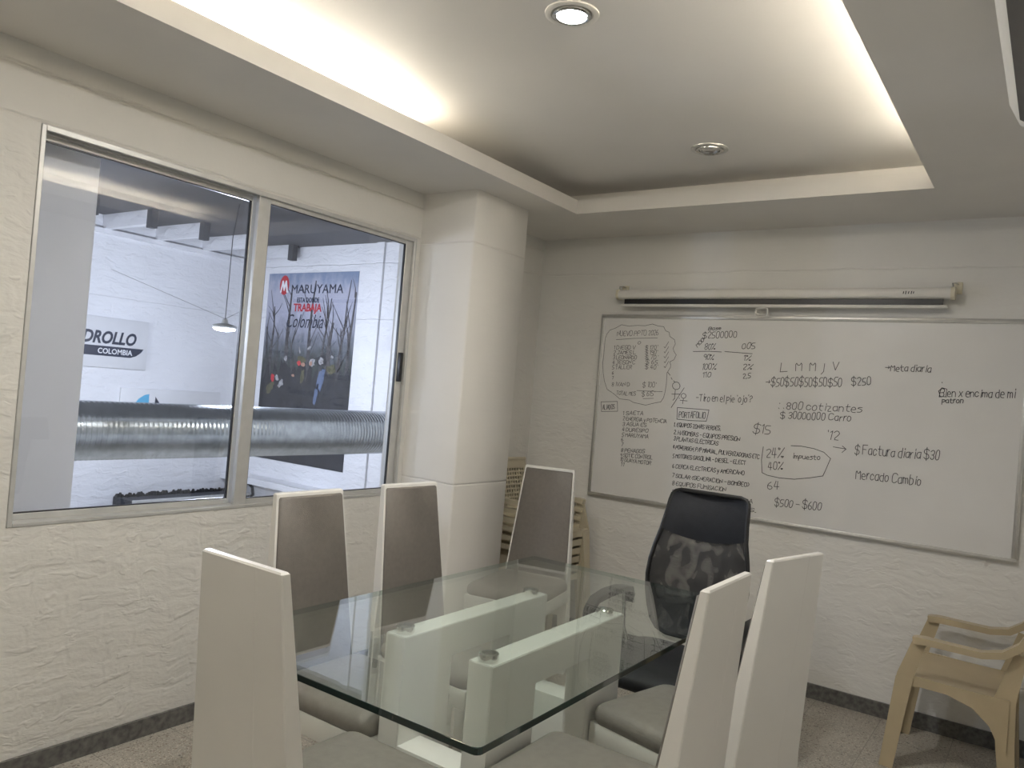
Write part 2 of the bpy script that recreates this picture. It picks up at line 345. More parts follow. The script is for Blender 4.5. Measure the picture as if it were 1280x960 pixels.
def text_mesh(name, txt, width, height, mat, parent, depth=0.002, bold=0.0, shear=0.0, to_world=None, squash=True):
    """lettering in the built-in font, fitted to width x height, laid out by to_world(a, b, t)"""
    cu = bpy.data.curves.new('lettering', 'FONT'); cu.body = txt; cu.size = 1.0; cu.offset = bold; cu.shear = shear; cu.resolution_u = 3
    ob = bpy.data.objects.new('lettering', cu); COL.objects.link(ob)
    dg = bpy.context.evaluated_depsgraph_get(); me = bpy.data.meshes.new_from_object(ob.evaluated_get(dg))
    bpy.data.objects.remove(ob); bpy.data.curves.remove(cu)
    xs = [v.co.x for v in me.vertices]; ys = [v.co.y for v in me.vertices]
    x0, x1, y0, y1 = min(xs), max(xs), min(ys), max(ys); mb = MB()
    vs = [((v.co.x-x0)/(x1-x0)*width, (v.co.y-y0)/(y1-y0)*height) for v in me.vertices]
    mb.add([to_world(a, b, 0.0) for a, b in vs], [tuple(p.vertices) for p in me.polygons])
    bpy.data.meshes.remove(me)
    return mb.build(name, mat, parent, smooth=False, fix=False)

# ------------------------------------------------------------------ the room
XL, XR, YF, YR, ZS, ZC = -2.75, 0.20, 4.165, -1.5, 2.388, 2.55     # left, right, front, rear walls, soffit, raised ceiling
WY0, WY1, WZ0, WZ1 = 1.1575, 2.973, 0.8345, 2.151                   # window opening
XS = -6.0                                                           # far wall of the workshop next door
YS = 4.38
def struct(name, mb, mat, label, cat, **kw):
    o = mb.build(name, mat, None, **kw); return tag(o, label, cat, None, 'structure')

struct('floor', MB().box(XS-.1, YR-.1, -.1, XR+.1, YS+.1, 0), M['floor'], 'speckled beige terrazzo floor', 'floor', smooth=False)
wl = MB()
wl.box(XL-.12, YR, 0, XL, YF+.1, WZ0).box(XL-.12, YR, WZ1, XL, YF+.1, 2.66).box(XL-.12, YR, WZ0, XL, WY0, WZ1).box(XL-.12, WY1, WZ0, XL, YF+.1, WZ1)
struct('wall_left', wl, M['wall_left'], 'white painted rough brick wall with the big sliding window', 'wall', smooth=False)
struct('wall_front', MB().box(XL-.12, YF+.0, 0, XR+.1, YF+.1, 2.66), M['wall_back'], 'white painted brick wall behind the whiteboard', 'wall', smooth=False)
struct('wall_right', MB().box(XR, YR, 0, XR+.1, YF, 2.66), M['wall_other'], 'white wall carrying the air conditioner', 'wall', smooth=False)
struct('wall_rear', MB().box(XS-.1, YR-.1, 0, XR+.1, YR, 2.66), M['wall_other'], 'white wall behind the camera', 'wall', smooth=False)
pl = MB()
pl.prism([(XL, 3.0022), (-2.412, 3.0022), (-2.4005, 3.012), (-2.4005, 3.448), (-2.410, 3.4568), (XL, 3.4568)], 0, ZS, 'XY')
struct('wall_pillar', pl, M['pillar'], 'white plastered pillar standing out from the window wall', 'pillar', angle=60)

# raised ceiling and the dropped border around it, with its lip and light cove
CX0, CX1, CY0, CY1 = -2.181, -0.4764, -0.95, 3.587
PK = 0.213
struct('ceiling', MB().box(CX0-PK-.06, CY0-PK-.06, ZC, CX1+PK+.06, CY1+PK+.06, ZC+.08), M['ceiling'], 'smooth white raised ceiling in the middle of the room', 'ceiling', smooth=False)
so = MB(); zt = ZS + .03
so.box(XL, YR, ZS, CX0, YF, zt).box(CX1, YR, ZS, XR, YF, zt).box(CX0, YR, ZS, CX1, CY0, zt).box(CX0, CY1, ZS, CX1, YF, zt)
struct('trim_1', so, M['soffit'], 'dropped white ceiling border around the raised part', 'ceiling', smooth=False)
lp = MB(); lw = .018; lz = 2.462
lp.box(CX0-lw, CY0-lw, zt, CX0, CY1+lw, lz).box(CX1, CY0-lw, zt, CX1+lw, CY1+lw, lz).box(CX0, CY1, zt, CX1, CY1+lw, lz).box(CX0, CY0-lw, zt, CX1, CY0, lz)
struct('trim_2', lp, M['soffit'], 'white upstand lip around the light cove', 'trim', smooth=False)
pk = MB(); a, b, c, d = CX0-PK, CX1+PK, CY0-PK, CY1+PK
pk.box(a-.05, c-.05, zt, a, d+.05, ZC).box(b, c-.05, zt, b+.05, d+.05, ZC).box(a, d, zt, b, d+.05, ZC).box(a, c-.05, zt, b, c, ZC)
struct('trim_3', pk, M['soffit'], 'back of the light cove', 'trim', smooth=False)
# baseboards
struct('baseboard_left', MB().box(XL, YR, 0, XL+.012, 3.0022, .068).box(XL, 3.4568, 0, XL+.012, YF, .068), M['baseboard'], 'dark grey stone skirting below the window wall', 'baseboard', smooth=False)
struct('baseboard_front', MB().box(XL+.012, YF-.012, 0, XR, YF, .072), M['baseboard'], 'dark grey stone skirting below the whiteboard wall', 'baseboard', smooth=False)
struct('baseboard_pillar', MB().box(XL+.012, 2.990, 0, -2.3885, 3.0022, .068).box(-2.4005, 3.0022, 0, -2.3885, 3.469, .068), M['baseboard'], 'dark grey stone skirting around the pillar', 'baseboard', smooth=False)

# workshop next door
struct('wall_workshop_far', MB().box(XS-.1, YR, 0, XS, YS, 2.66), M['shop_wall'], 'white painted brick wall of the workshop seen through the window', 'wall', smooth=False)
struct('wall_workshop_end', MB().box(XS, YS, 0, XL-.12, YS+.1, 2.66), M['shop_wall_x'], 'white brick end wall of the workshop carrying the banner', 'wall', smooth=False)
struct('ceiling_workshop', MB().box(XS, YR, 2.49, XL-.12, YS, 2.6), M['shop_ceiling'], 'dark ceiling of the workshop', 'ceiling', smooth=False)
struct('trim_4', MB().box(XS, YR, 2.35, XS+.035, YS, 2.385), M['shop_wall'], 'white ledge along the top of the workshop wall', 'trim', smooth=False)
fins = MB()
for k in range(-5, 4):
    y = 3.015 + .417*k
    fins.box(XS, y, 2.385, -5.40, y+.05, 2.49, 0); fins.mi[-3] = 1
    fins.box(-5.40, y, 2.36, -5.34, y+.05, 2.49, 1)
struct('trim_5', fins, [M['shop_wall_x'], M['shop_ceiling']], 'row of white brick blocks under the dark workshop roof', 'trim', smooth=False)
struct('trim_6', MB().box(XL-.42, 0.95, 0, XL-.15, 1.428, 2.49), M['shop_column'], 'white workshop column just behind the left window pane', 'pillar', smooth=False)
struct('trim_7', MB().box(-4.45, YS-.02, 0, -4.37, YS, 2.49), M['shop_wall_x'], 'white pilaster beside the banner', 'trim', smooth=False)
struct('trim_8', MB().box(XS, YS-.16, 0.44, -4.60, YS, 0.495), M['shop_wall_x'], 'white ledge low on the workshop end wall', 'trim', smooth=False)

# ------------------------------------------------------------------ window
win = thing('window_1', 'two-pane aluminium sliding window onto the workshop', 'window', (XL, 2.065, WZ0), kind='structure')
def W_(x, y, z): return (x-XL, y-2.065, z-WZ0)
def wbox(mb, x0, y0, z0, x1, y1, z1, r=.002):
    p, q = W_(x0, y0, z0), W_(x1, y1, z1); return mb.bevel_box(*p, *q, r=r, seg=1)
fr = MB(); e = .0008
wbox(fr, XL-.095, WY0+e, WZ0+e, XL+.004, WY0+.017, WZ1-e); wbox(fr, XL-.095, WY1-.017, WZ0+e, XL+.004, WY1-e, WZ1-e)
wbox(fr, XL-.095, WY0+.017, WZ0+e, XL+.004, WY1-.017, WZ0+.014)
for x in (XL-.095, XL-.050, XL-.004): wbox(fr, x, WY0+.017, WZ1-.020, x+.008, WY1-.017, WZ1-e)   # head track lips
wbox(fr, XL-.095, WY0+.017, WZ1-.004, XL+.004, WY1-.017, WZ1-e)
fr.build('window_frame', M['alu'], win)
def sash(x, y0, y1, stile):
    s = MB(); z0, z1 = WZ0+.013, WZ1-.012
    wbox(s, x-.011, y0, z0, x+.011, y0+stile[0], z1); wbox(s, x-.011, y1-stile[1], z0, x+.011, y1, z1)
    wbox(s, x-.011, y0+stile[0], z0, x+.011, y1-stile[1], z0+.022); wbox(s, x-.011, y0+stile[0], z1-.026, x+.011, y1-stile[1], z1)
    o = s.build('sash', M['alu'], win)
    p = MB(); q0, q1 = W_(x-.002, y0+stile[0]+.0035, z0+.0255), W_(x+.002, y1-stile[1]-.0035, z1-.0295); p.box(*q0, *q1)
    p.build('pane', M['pane'], o, smooth=False)
    g = MB()
    a0, a1 = W_(x-.006, y0+stile[0], z0+.022), W_(x+.006, y1-stile[1], z1-.026); t = .0035
    g.box(a0[0], a0[1], a0[2], a1[0], a0[1]+t, a1[2]).box(a0[0], a1[1]-t, a0[2], a1[0], a1[1], a1[2])
    g.box(a0[0], a0[1]+t, a0[2], a1[0], a1[1]-t, a0[2]+t).box(a0[0], a0[1]+t, a1[2]-t, a1[0], a1[1]-t, a1[2])
    g.build('gasket', M['black_plastic'], o, smooth=False)
    return o
sash(XL-.062, WY0+.017, 2.032, (.014, .022))
s2 = sash(XL-.022, 2.016, WY1-.018, (.058, .045))
lt = MB(); q0, q1 = W_(XL-.012, 2.915, 1.412), W_(XL+.010, 2.933, 1.560); lt.bevel_box(*q0, *q1, r=.003); lt.build('latch', M['black_plastic'], s2)

# ------------------------------------------------------------------ cove tubes and downlights
def tube_light(name, label, x, y0, y1, mat, group=None):
    t = thing(name, label, 'light', (x, (y0+y1)/2, zt), 0)
    h = (y1-y0)/2
    MB().bevel_box(-.018, -h, 0, .018, h, .022, r=.003).build('housing', M['white_plastic'], t)
    MB().lathe([(.010, -h+.02), (.010, h-.02)], (0, 0, .036), 'Y', 10).build('lamp_tube', mat, t)
    return t
tube_light('light_tube', 'warm light tube hidden in the ceiling cove on the window side', -2.32, CY0+.1, 2.40, M['tube'])
tube_light('light_tube', 'warm light tube hidden in the ceiling cove on the air conditioner side', -0.345, CY0+.1, 3.38, M['tube_r'])
def downlight(x, y, lit, label, power=1.0):
    t = thing('downlight', label, 'light', (x, y, ZC), 0, 'round ceiling downlights')
    MB().lathe([(.082, 0), (.081, -.004), (.074, -.007), (.064, -.006), (.060, -.002), (.060, 0)], n=40).build('trim_ring', M['white_plastic'] if lit else M['alu_white'], t)
    MB().lathe([(.0595, -.001), (.058, -.010), (.050, -.013), (.046, -.010), (.045, -.002), (.045, 0)], n=40).build('gimbal_ring', M['chrome'], t)
    if lit:
        MB().lathe([(.044, -.001), (.044, -.006), (.030, -.009), (.0005, -.010)], n=32).build('lamp_face', M['lamp_lit'], t)
        l = bpy.data.lights.new('downlight_beam', 'AREA'); l.shape = 'DISK'; l.size = .08; l.energy = SPOT_W*power; l.color = (1.0, 0.97, 0.92)
        lo = bpy.data.objects.new('lamp_beam', l); COL.objects.link(lo); lo.parent = t; lo.location = (0, 0, -.016)
    else:
        f = MB().lathe([(.044, -.001), (.043, -.005), (.034, -.004), (.024, -.008), (.012, -.006), (.0005, -.010)], n=32)
        f.build('lamp_face', M['chrome'], t)
    return t
downlight(-1.263, 1.956, True, 'lit round downlight in the raised ceiling, nearer the camera')
downlight(-1.333, 3.270, False, 'unlit round chrome downlight in the raised ceiling, nearer the whiteboard')
downlight(-1.263, 0.642, True, 'lit round downlight in the raised ceiling above the camera', .7)

# ------------------------------------------------------------------ glass table
TB = thing('dining_table', 'clear glass table on a white double-arch base in the middle of the chairs', 'table', (-1.252, 1.908, 0))
def T_(x, y): return x+1.252, y-1.908
gx, gy = T_(-.8185, 2.658); gx0, gy0 = T_(-1.686, 1.158)
g = MB(); ol = rrect(gx-gx0, gy-gy0, .014, 4, (gx+gx0)/2, (gy+gy0)/2)
n = len(ol); ch = .0012
def ring(z, ins): return [((gx+gx0)/2 + (p[0]-(gx+gx0)/2)*(1-ins/((gx-gx0)/2)), (gy+gy0)/2 + (p[1]-(gy+gy0)/2)*(1-ins/((gy-gy0)/2)), z) for p in ol]
g.loft([ring(.745, ch), ring(.745+ch, 0), ring(.760-ch, 0), ring(.760, ch)], cap=True)
for i in range(len(g.mi)-2): g.mi[i] = 1
g.build('glass_top', [M['glass'], M['glass_edge']], TB, smooth=False)
def arch(xa, xb):
    y0, y1 = 1.595, 2.313; m = MB()
    out = [(y0, 0), (y0+.212, 0), (y0+.212, .630), (y1-.215, .630), (y1-.215, 0), (y1, 0), (y1, .725), (y0, .725)]
    o = [T_(0, y)[1] for y, z in out]; x0, x1 = T_(xa, 0)[0], T_(xb, 0)[0]
    # three solid pieces sharing faces: two legs and the beam, one continuous outline
    bm = bmesh.new(); vs = [bm.verts.new((x0, o[i], out[i][1])) for i in range(8)]; f = bm.faces.new(vs)
    r = bmesh.ops.extrude_face_region(bm, geom=[f]); bmesh.ops.translate(bm, vec=(x1-x0, 0, 0), verts=[v for v in r['geom'] if isinstance(v, bmesh.types.BMVert)])
    bmesh.ops.recalc_face_normals(bm, faces=bm.faces); bmesh.ops.bevel(bm, geom=list(bm.edges), offset=.0022, segments=2, affect='EDGES')
    bm.verts.index_update(); m.add([v.co[:] for v in bm.verts], [[v.index for v in q.verts] for q in bm.faces]); bm.free()
    return m.build('arch_leg', M['table_white'], TB)
arch(-1.180, -1.105); arch(-1.468, -1.397)
for ya, yb in ((1.597, 1.690), (2.216, 2.311)):
    x0, y0 = T_(-1.397, ya); x1, y1 = T_(-1.180, yb)
    MB().bevel_box(x0, y0, 0, x1, y1, .435, r=.002).build('cross_panel', M['table_white'], TB)
for x, y in ((-1.4325, 1.632), (-1.4325, 2.258), (-1.1425, 1.628), (-1.1425, 2.250)):
    a, b_ = T_(x, y)
    MB().lathe([(.025, .7252), (.0265, .7275), (.0265, .7435), (.025, .7448), (.018, .7448), (.017, .738), (.0005, .738)], (a, b_, 0), n=28).build('standoff', M['chrome'], TB)

# ------------------------------------------------------------------ high-backed dining chairs
HB = 1.03
def back_sec(z):
    w = .276 + (HB-z)*.130; th = .020 + (HB-z)*.058
    f = -.139*(z-.45) if z > .45 else 0.0
    if z < .45: th = .0536 - (.45-z)*.02
    return w, f, f-th
def make_chair():
    t = thing('dining_chair', '', 'chair', group='white high-backed chairs around the glass table')
    zs = [HB, HB-.004, .9, .75, .6, .45, .30]; rings = []
    for i, z in enumerate(zs):
        w, f, r = back_sec(z); h = w/2; bx = .003; s = h-.004 if i == 0 else h; e = .003 if i == 0 else 0
        gx_ = .055
        rings.append([(-s, f-e, z), (-s, r+e+bx, z), (-s+bx, r+e, z), (gx_-.0009, r+e, z), (gx_, r+e+.0006, z), (gx_+.0009, r+e, z), (s-bx, r+e, z), (s, r+e+bx, z), (s, f-e, z)])
    MB().loft(rings).build('backrest', M['chair_white'], t, angle=30)
    # upholstered panel let into the front of the back
    rp = []
    for z, ins in ((.455, .012), (.458, .009), (.6, .009), (.8, .009), (1.012, .009), (1.017, .013)):
        w, f, r = back_sec(z); h = w/2-ins; rp.append((h, f, z))
    fr_, bk = [], []
    m = MB()
    secs = []
    for (h, f, z) in rp:
        secs.append([(-h, f-.002, z), (-h, f+.005, z), (-h+.006, f+.010, z), (0, f+.0115, z), (h-.006, f+.010, z), (h, f+.005, z), (h, f-.002, z)])
    secs[0] = [(x, f*0+min(y, secs[0][0][1]+.003), z) for (x, y, z), f in zip(secs[0], [0]*7)]
    w_, f_, _ = back_sec(1.017); secs[-1] = [(x, min(y, f_+.003), z) for x, y, z in secs[-1]]
    m.loft(secs).build('back_panel', M['chair_grey'], t, angle=50)
    # seat frame and cushion
    def taper(y): return .186 - .010*(0.43-y)/0.43*0
    MB().bevel_box(-.186, .0005, .372, .186, .430, .436, r=.004).build('seat_frame', M['chair_white'], t)
    cs = []
    for z, ins in ((.4362, .004), (.446, -.001), (.462, -.002), (.476, .002), (.486, .010), (.494, .026), (.4985, .055), (.500, .100)):
        cs.append([(p[0], p[1], z) for p in rrect(.372-2*ins, .424-2*ins, max(.012, .035-ins*.1), 5, 0, .216)])
    cm = MB().loft(cs, cap=True); cm.build('seat_cushion', M['cushion_grey'], t, angle=60)
    for sx in (-1, 1):
        a0, a1 = .185*sx, .142*sx; lo, hi = min(a0, a1), max(a0, a1)
        MB().loft([[(lo, .388, .372), (hi, .388, .372), (hi, .429, .372), (lo, .429, .372)], [(lo+.004, .396, 0), (hi-.004, .396, 0), (hi-.004, .429, 0), (lo+.004, .429, 0)]]).build('leg', M['chair_white'], t, smooth=False)
        w, f, r = back_sec(.30); h = w/2; lo, hi = sorted((h*sx, (h-.05)*sx)); w2 = .02
        MB().loft([[(lo, r, .30), (hi, r, .30), (hi, f, .30), (lo, f, .30)], [(lo+.004, r-.02, 0), (hi-.004, r-.02, 0), (hi-.004, f-.026, 0), (lo+.004, f-.026, 0)]]).build('leg', M['chair_white'], t, smooth=False)
    return t
proto = make_chair()
R = math.radians
spots = [  # x, y of the rear seat edge, turn, label
    (-1.309, 1.082, 0.0, 'white high-backed chair at the near left end, its plain back to the camera'),
    (-1.903, 1.742, -90.0, 'white high-backed chair with taupe panel under the middle of the window'),
    (-1.915, 2.235, -93.5, 'white high-backed chair with taupe panel beside the pillar, under the window end'),
    (-2.146, 3.415, -169.0, 'white high-backed chair in front of the stacked plastic chairs, facing the table'),
    (-0.668, 1.722, 90.0, 'nearer of the two white high-backed chairs on the right turned away'),
    (-0.642, 2.212, 77.0, 'rightmost white high-backed chair, turned away, nearer the whiteboard wall'),
]
for i, (x, y, a_, lab) in enumerate(spots):
    o = proto if i == 0 else copy_tree(proto)
    o.location = (x, y, 0); o.rotation_euler = (0, 0, R(a_)); o['label'] = lab
    if i == 0: o.scale = (.93, 1, 1)
    else: o.scale = (1, 1, 1)

# ------------------------------------------------------------------ office chair
OC = thing('office_chair', 'black office chair with mesh back at the far end of the table', 'chair', (-1.125, 2.785, 0), R(180))
# built facing +Y
hub = MB().lathe([(.034, .045), (.040, .06), (.040, .115), (.030, .125)], n=20); hub.build('base_hub', M['black_plastic'], OC)
for k in range(5):
    an = R(90+72*k+18); ca, sa = math.cos(an), math.sin(an)
    sp = MB().bar([(.03*ca, .03*sa, .095), (.15*ca, .15*sa, .085), (.27*ca, .27*sa, .066)], [.05, .042, .030], [.045, .035, .022], (-sa, ca, 0)).build('base_spoke', M['black_plastic'], OC)
    cst = MB()
    for sd in (-1, 1): cst.lathe([(.004, -.009), (.025, -.008), (.027, 0), (.025, .008), (.004, .009)], (0, 0, 0), 'X', 16)
    vv = []
    for i_, v in enumerate(cst.v):
        half = len(cst.v)//2; off = -.012 if i_ < half else .012
        x_, y_, z_ = v[0]+off, v[1], v[2]+.027
        vv.append((.27*ca + x_*(-sa) + y_*ca, .27*sa + x_*ca + y_*sa, z_))
    cst.v = vv
    cst.build('caster', M['black_plastic'], sp)
MB().lathe([(.028, .12), (.028, .25), (.018, .25), (.018, .39)], n=20).build('gas_lift', M['chrome'], OC)
MB().bevel_box(-.09, -.10, .378, .09, .12, .405, r=.008).build('tilt_plate', M['black_plastic'], OC)
cs = []
for z, ins in ((.405, .03), (.412, .012), (.430, .0), (.448, .0), (.462, .008), (.470, .03), (.473, .08)):
    cs.append([(p[0], p[1], z - (.02*max(0, (p[1]-.16)/.09) if p[1] > .16 else 0)) for p in rrect(.45-2*ins, .46-2*ins, .07-ins*.3, 6, 0, .02)])
MB().loft(cs).build('seat', M['black_fabric'], OC, angle=60)
# back: half width, and depth along its height
prof = [(.500, .105), (.515, .145), (.545, .170), (.60, .188), (.66, .200), (.72, .205), (.78, .201), (.84, .190), (.90, .176), (.96, .168), (1.02, .163), (1.045, .158), (1.058, .146), (1.065, .125)]
def by(z): return -.215 - .095*((z-.5)/.565) + .035*math.sin(PI*(z-.5)/.565)
def bpt(s, i, push=0.0):
    z, h = prof[i]; return (s*h, by(z) + .035*s*s + push, z)
def split(s): return .905 - .030*(1-s*s)       # lower edge of the head panel
NS = 16
def interp(s, z, push=0.0):
    for i in range(len(prof)-1):
        if prof[i][0] <= z <= prof[i+1][0]:
            k = (z-prof[i][0])/(prof[i+1][0]-prof[i][0]); h = prof[i][1]*(1-k)+prof[i+1][1]*k; break
    else: h = prof[-1][1]
    return (s*h, by(z) + .035*s*s + push, z)
nm = MB(); rows_ = []
for j in range(15):
    row = []
    for k in range(NS+1):
        s = -1 + 2*k/NS; z = .50 + (split(s)-.50)*j/14; row.append(interp(s*.985, z))
    rows_.append(row)
nm.loft(rows_, cap=False, closed=False); nm.build('back_net', M['net'], OC, fix=False)
hp = MB(); fr_r, bk_r = [], []
for j in range(9):
    f_, b_ = [], []
    for k in range(NS+1):
        s = -1 + 2*k/NS; z = split(s) + (1.063-split(s))*j/8
        bul = .010*math.sin(PI*min(1, max(0.02, j/8)))*(1-s**4)
        f_.append(interp(s*.99, z, .008+bul)); b_.append(interp(s*.99, z, -.010))
    hp.v += []; fr_r.append(f_ + b_[::-1])
hp.loft(fr_r); hp.build('head_panel', M['black_leather'], OC, angle=50)
ed = MB(); pts = [bpt(-1, i) for i in range(len(prof))] + [bpt(1, i) for i in range(len(prof)-1, -1, -1)] + [bpt(-1, 0)]
ed.tube(pts, .009, 8); ed.build('back_frame', M['black_plastic'], OC)
MB().bar([(0, -.02, .385), (0, -.18, .40), (0, -.235, .46), (0, -.222, .56), (0, by(.66)-.025, .66)], .06, .016, (1, 0, 0)).build('back_support', M['black_plastic'], OC)
for sx in (-1, 1):
    x = .285*sx
    lp_ = [(.20*sx, .06, .395), (.255*sx, .075, .41), (x, .09, .455), (x+.008*sx, .135, .55), (x, .14, .605), (x, .10, .640), (x, .0, .652), (x, -.12, .650), (x, -.18, .640), (x, -.198, .615), (x, -.185, .585)]
    MB().bar(lp_, [.035]*4+[.040]*2+[.050]*3+[.042]*2, [.022]*11, (1, 0, 0)).build('armrest', M['black_plastic'], OC)
    MB().tube([(.21*sx, -.10, .40), (.265*sx, -.125, .50), (x, -.15, .636)], .008, 10).build('arm_strut', M['chrome'], OC)

# ------------------------------------------------------------------ moulded plastic armchairs
def make_armchair(mat):
    """facing +Y, one moulded shape split into seat, back, arms and legs"""
    t = thing('plastic_armchair', '', 'chair')
    # seat: dished slab with a rolled front edge and arched side skirts
    rows = []
    for j in range(11):
        y = -.185 + .385*j/10; row = []
        for k in range(13):
            s = -1+2*k/12; w = .205 + .010*j/10
            z = .385 - .014*(1-s*s) + .004*(j/10) - (.018*((j-9)) if j > 9 else 0)
            row.append((s*w, y, z))
        rows.append(row)
    low = [[(p[0]*.995, p[1], p[2]-.006) for p in r] for r in rows]
    sm = MB(); n_ = 13
    sm.loft(rows, cap=False, closed=False); sm.loft(low[::-1], cap=False, closed=False)
    for (A, B) in ((rows[0], low[0]), (rows[-1], low[-1]), ([r[0] for r in rows], [r[0] for r in low]), ([r[-1] for r in rows], [r[-1] for r in low])): sm.loft([A, B], cap=False, closed=False)
    seat = sm.build('seat', mat, t, angle=45)
    sk = MB()
    for sx in (-1, 1):
        top = [(.20, .392), (.10, .390), (0, .387), (-.10, .385), (-.19, .387)]
        bot = [(.20, .335), (.12, .352), (.02, .350), (-.07, .322), (-.13, .270), (-.165, .20), (-.19, .18)]
        ol_ = top + bot[::-1]; x0, x1 = sorted((.207*sx, .218*sx))
        sk.prism(ol_, x0, x1, 'YZ')
    fo = [(-.212, .389), (.212, .389), (.212, .332), (.16, .352), (0, .358), (-.16, .352), (-.212, .332)]
    sk.prism(fo, .196, .204, 'XZ')
    sk.build('seat_skirt', mat, t, smooth=False)
    for sx in (-1, 1):
        # front leg running on up into the arm post: an angle section
        m = MB()
        for (pts, w, h, side) in (
            ([(.224*sx, .218, 0), (.222*sx, .195, .20), (.220*sx, .172, .385), (.226*sx, .128, .535)], .007, [.050, .056, .062, .050], (1, 0, 0)),
            ([(.199*sx, .241, 0), (.190*sx, .221, .20), (.183*sx, .203, .375), (.180*sx, .190, .394)], [.052, .066, .078, .074], .007, (1, 0, 0))):
            m.bar(pts, w, h, side)
        m.build('leg', mat, t, smooth=False)
        m = MB()
        m.bar([(.205*sx, -.205, 0), (.207*sx, -.185, .20), (.210*sx, -.175, .385), (.200*sx, -.215, .56)], .007, [.052, .062, .072, .045], (1, 0, 0))
        m.bar([(.186*sx, -.228, 0), (.186*sx, -.214, .20), (.190*sx, -.205, .37)], [.040, .046, .046], .007, (1, 0, 0))
        m.build('leg', mat, t, smooth=False)
        # arm: flat rail that sweeps up into the back
        m = MB()
        m.bar([(.226*sx, .152, .540), (.228*sx, .140, .542), (.229*sx, .110, .545), (.230*sx, .02, .543), (.229*sx, -.09, .541), (.222*sx, -.16, .556), (.212*sx, -.215, .598), (.200*sx, -.245, .655)],
              [.036, .046, .052, .050, .048, .046, .042, .036], [.026, .028, .027, .025, .025, .027, .028, .026], (1, 0, 0))
        m.build('armrest', mat, t, angle=60)
    # back: perforated panel inside a plain border, leaning back and curved
    def bp_(s, z): 
        k = (z-.385)/.365
        return (s*(.200-.012*k*k), -.185 - .085*k - .018*(1-s*s), z)
    m = MB(); zs = [.40 + .35*i/14 for i in range(15)]; ss = [-1 + 2*i/16 for i in range(17)]
    for i in range(14):
        for j in range(16):
            q = [(ss[j], zs[i]), (ss[j+1], zs[i]), (ss[j+1], zs[i+1]), (ss[j], zs[i+1])]
            if 3 <= i <= 11 and 1 <= j <= 14:
                cs_ = (sum(a[0] for a in q)/4, sum(a[1] for a in q)/4)
                inn = [(cs_[0]+(a[0]-cs_[0])*.62, cs_[1]+(a[1]-cs_[1])*.62) for a in q]
                for e_ in range(4):
                    m.add([bp_(*q[e_]), bp_(*q[(e_+1) % 4]), bp_(*inn[(e_+1) % 4]), bp_(*inn[e_])], [(0, 1, 2, 3)])
            else: m.add([bp_(*a) for a in q], [(0, 1, 2, 3)])
    bk_ = m.build('backrest', mat, t, fix=False)
    bm = bmesh.new(); bm.from_mesh(bk_.data); bmesh.ops.remove_doubles(bm, verts=bm.verts, dist=.0004); bm.to_mesh(bk_.data); bm.free()
    sd = bk_.modifiers.new('thickness', 'SOLIDIFY'); sd.thickness = .008; sd.offset = 0
    # rolled top rail
    MB().tube([bp_(s, .752) for s in [-1, -.8, -.5, 0, .5, .8, 1]], .010, 8).build('top_rail', mat, t)
    return t
ac1 = make_armchair(M['beige_plastic'])
ac1.location = (-.275, 3.822, 0); ac1.rotation_euler = (0, 0, R(90))
tag(ac1, 'single beige plastic armchair against the whiteboard wall, below the board corner', 'chair')
st0 = make_armchair(M['cream_plastic'])
names = ['bottom', 'second from the bottom', 'third from the bottom', 'third from the top', 'second from the top', 'topmost']
for k in range(6):
    o = st0 if k == 0 else copy_tree(st0)
    o.location = (-2.44 + .003*k, 3.865, .050*k); o.rotation_euler = (0, 0, R(-90))
    lab = 'cream plastic armchair, ' + ('topmost of the corner stack, perforated back showing' if k == 5 else names[k] + ' of the stack behind the pillar')
    tag(o, lab, 'chair', 'cream plastic armchairs stacked in the corner')

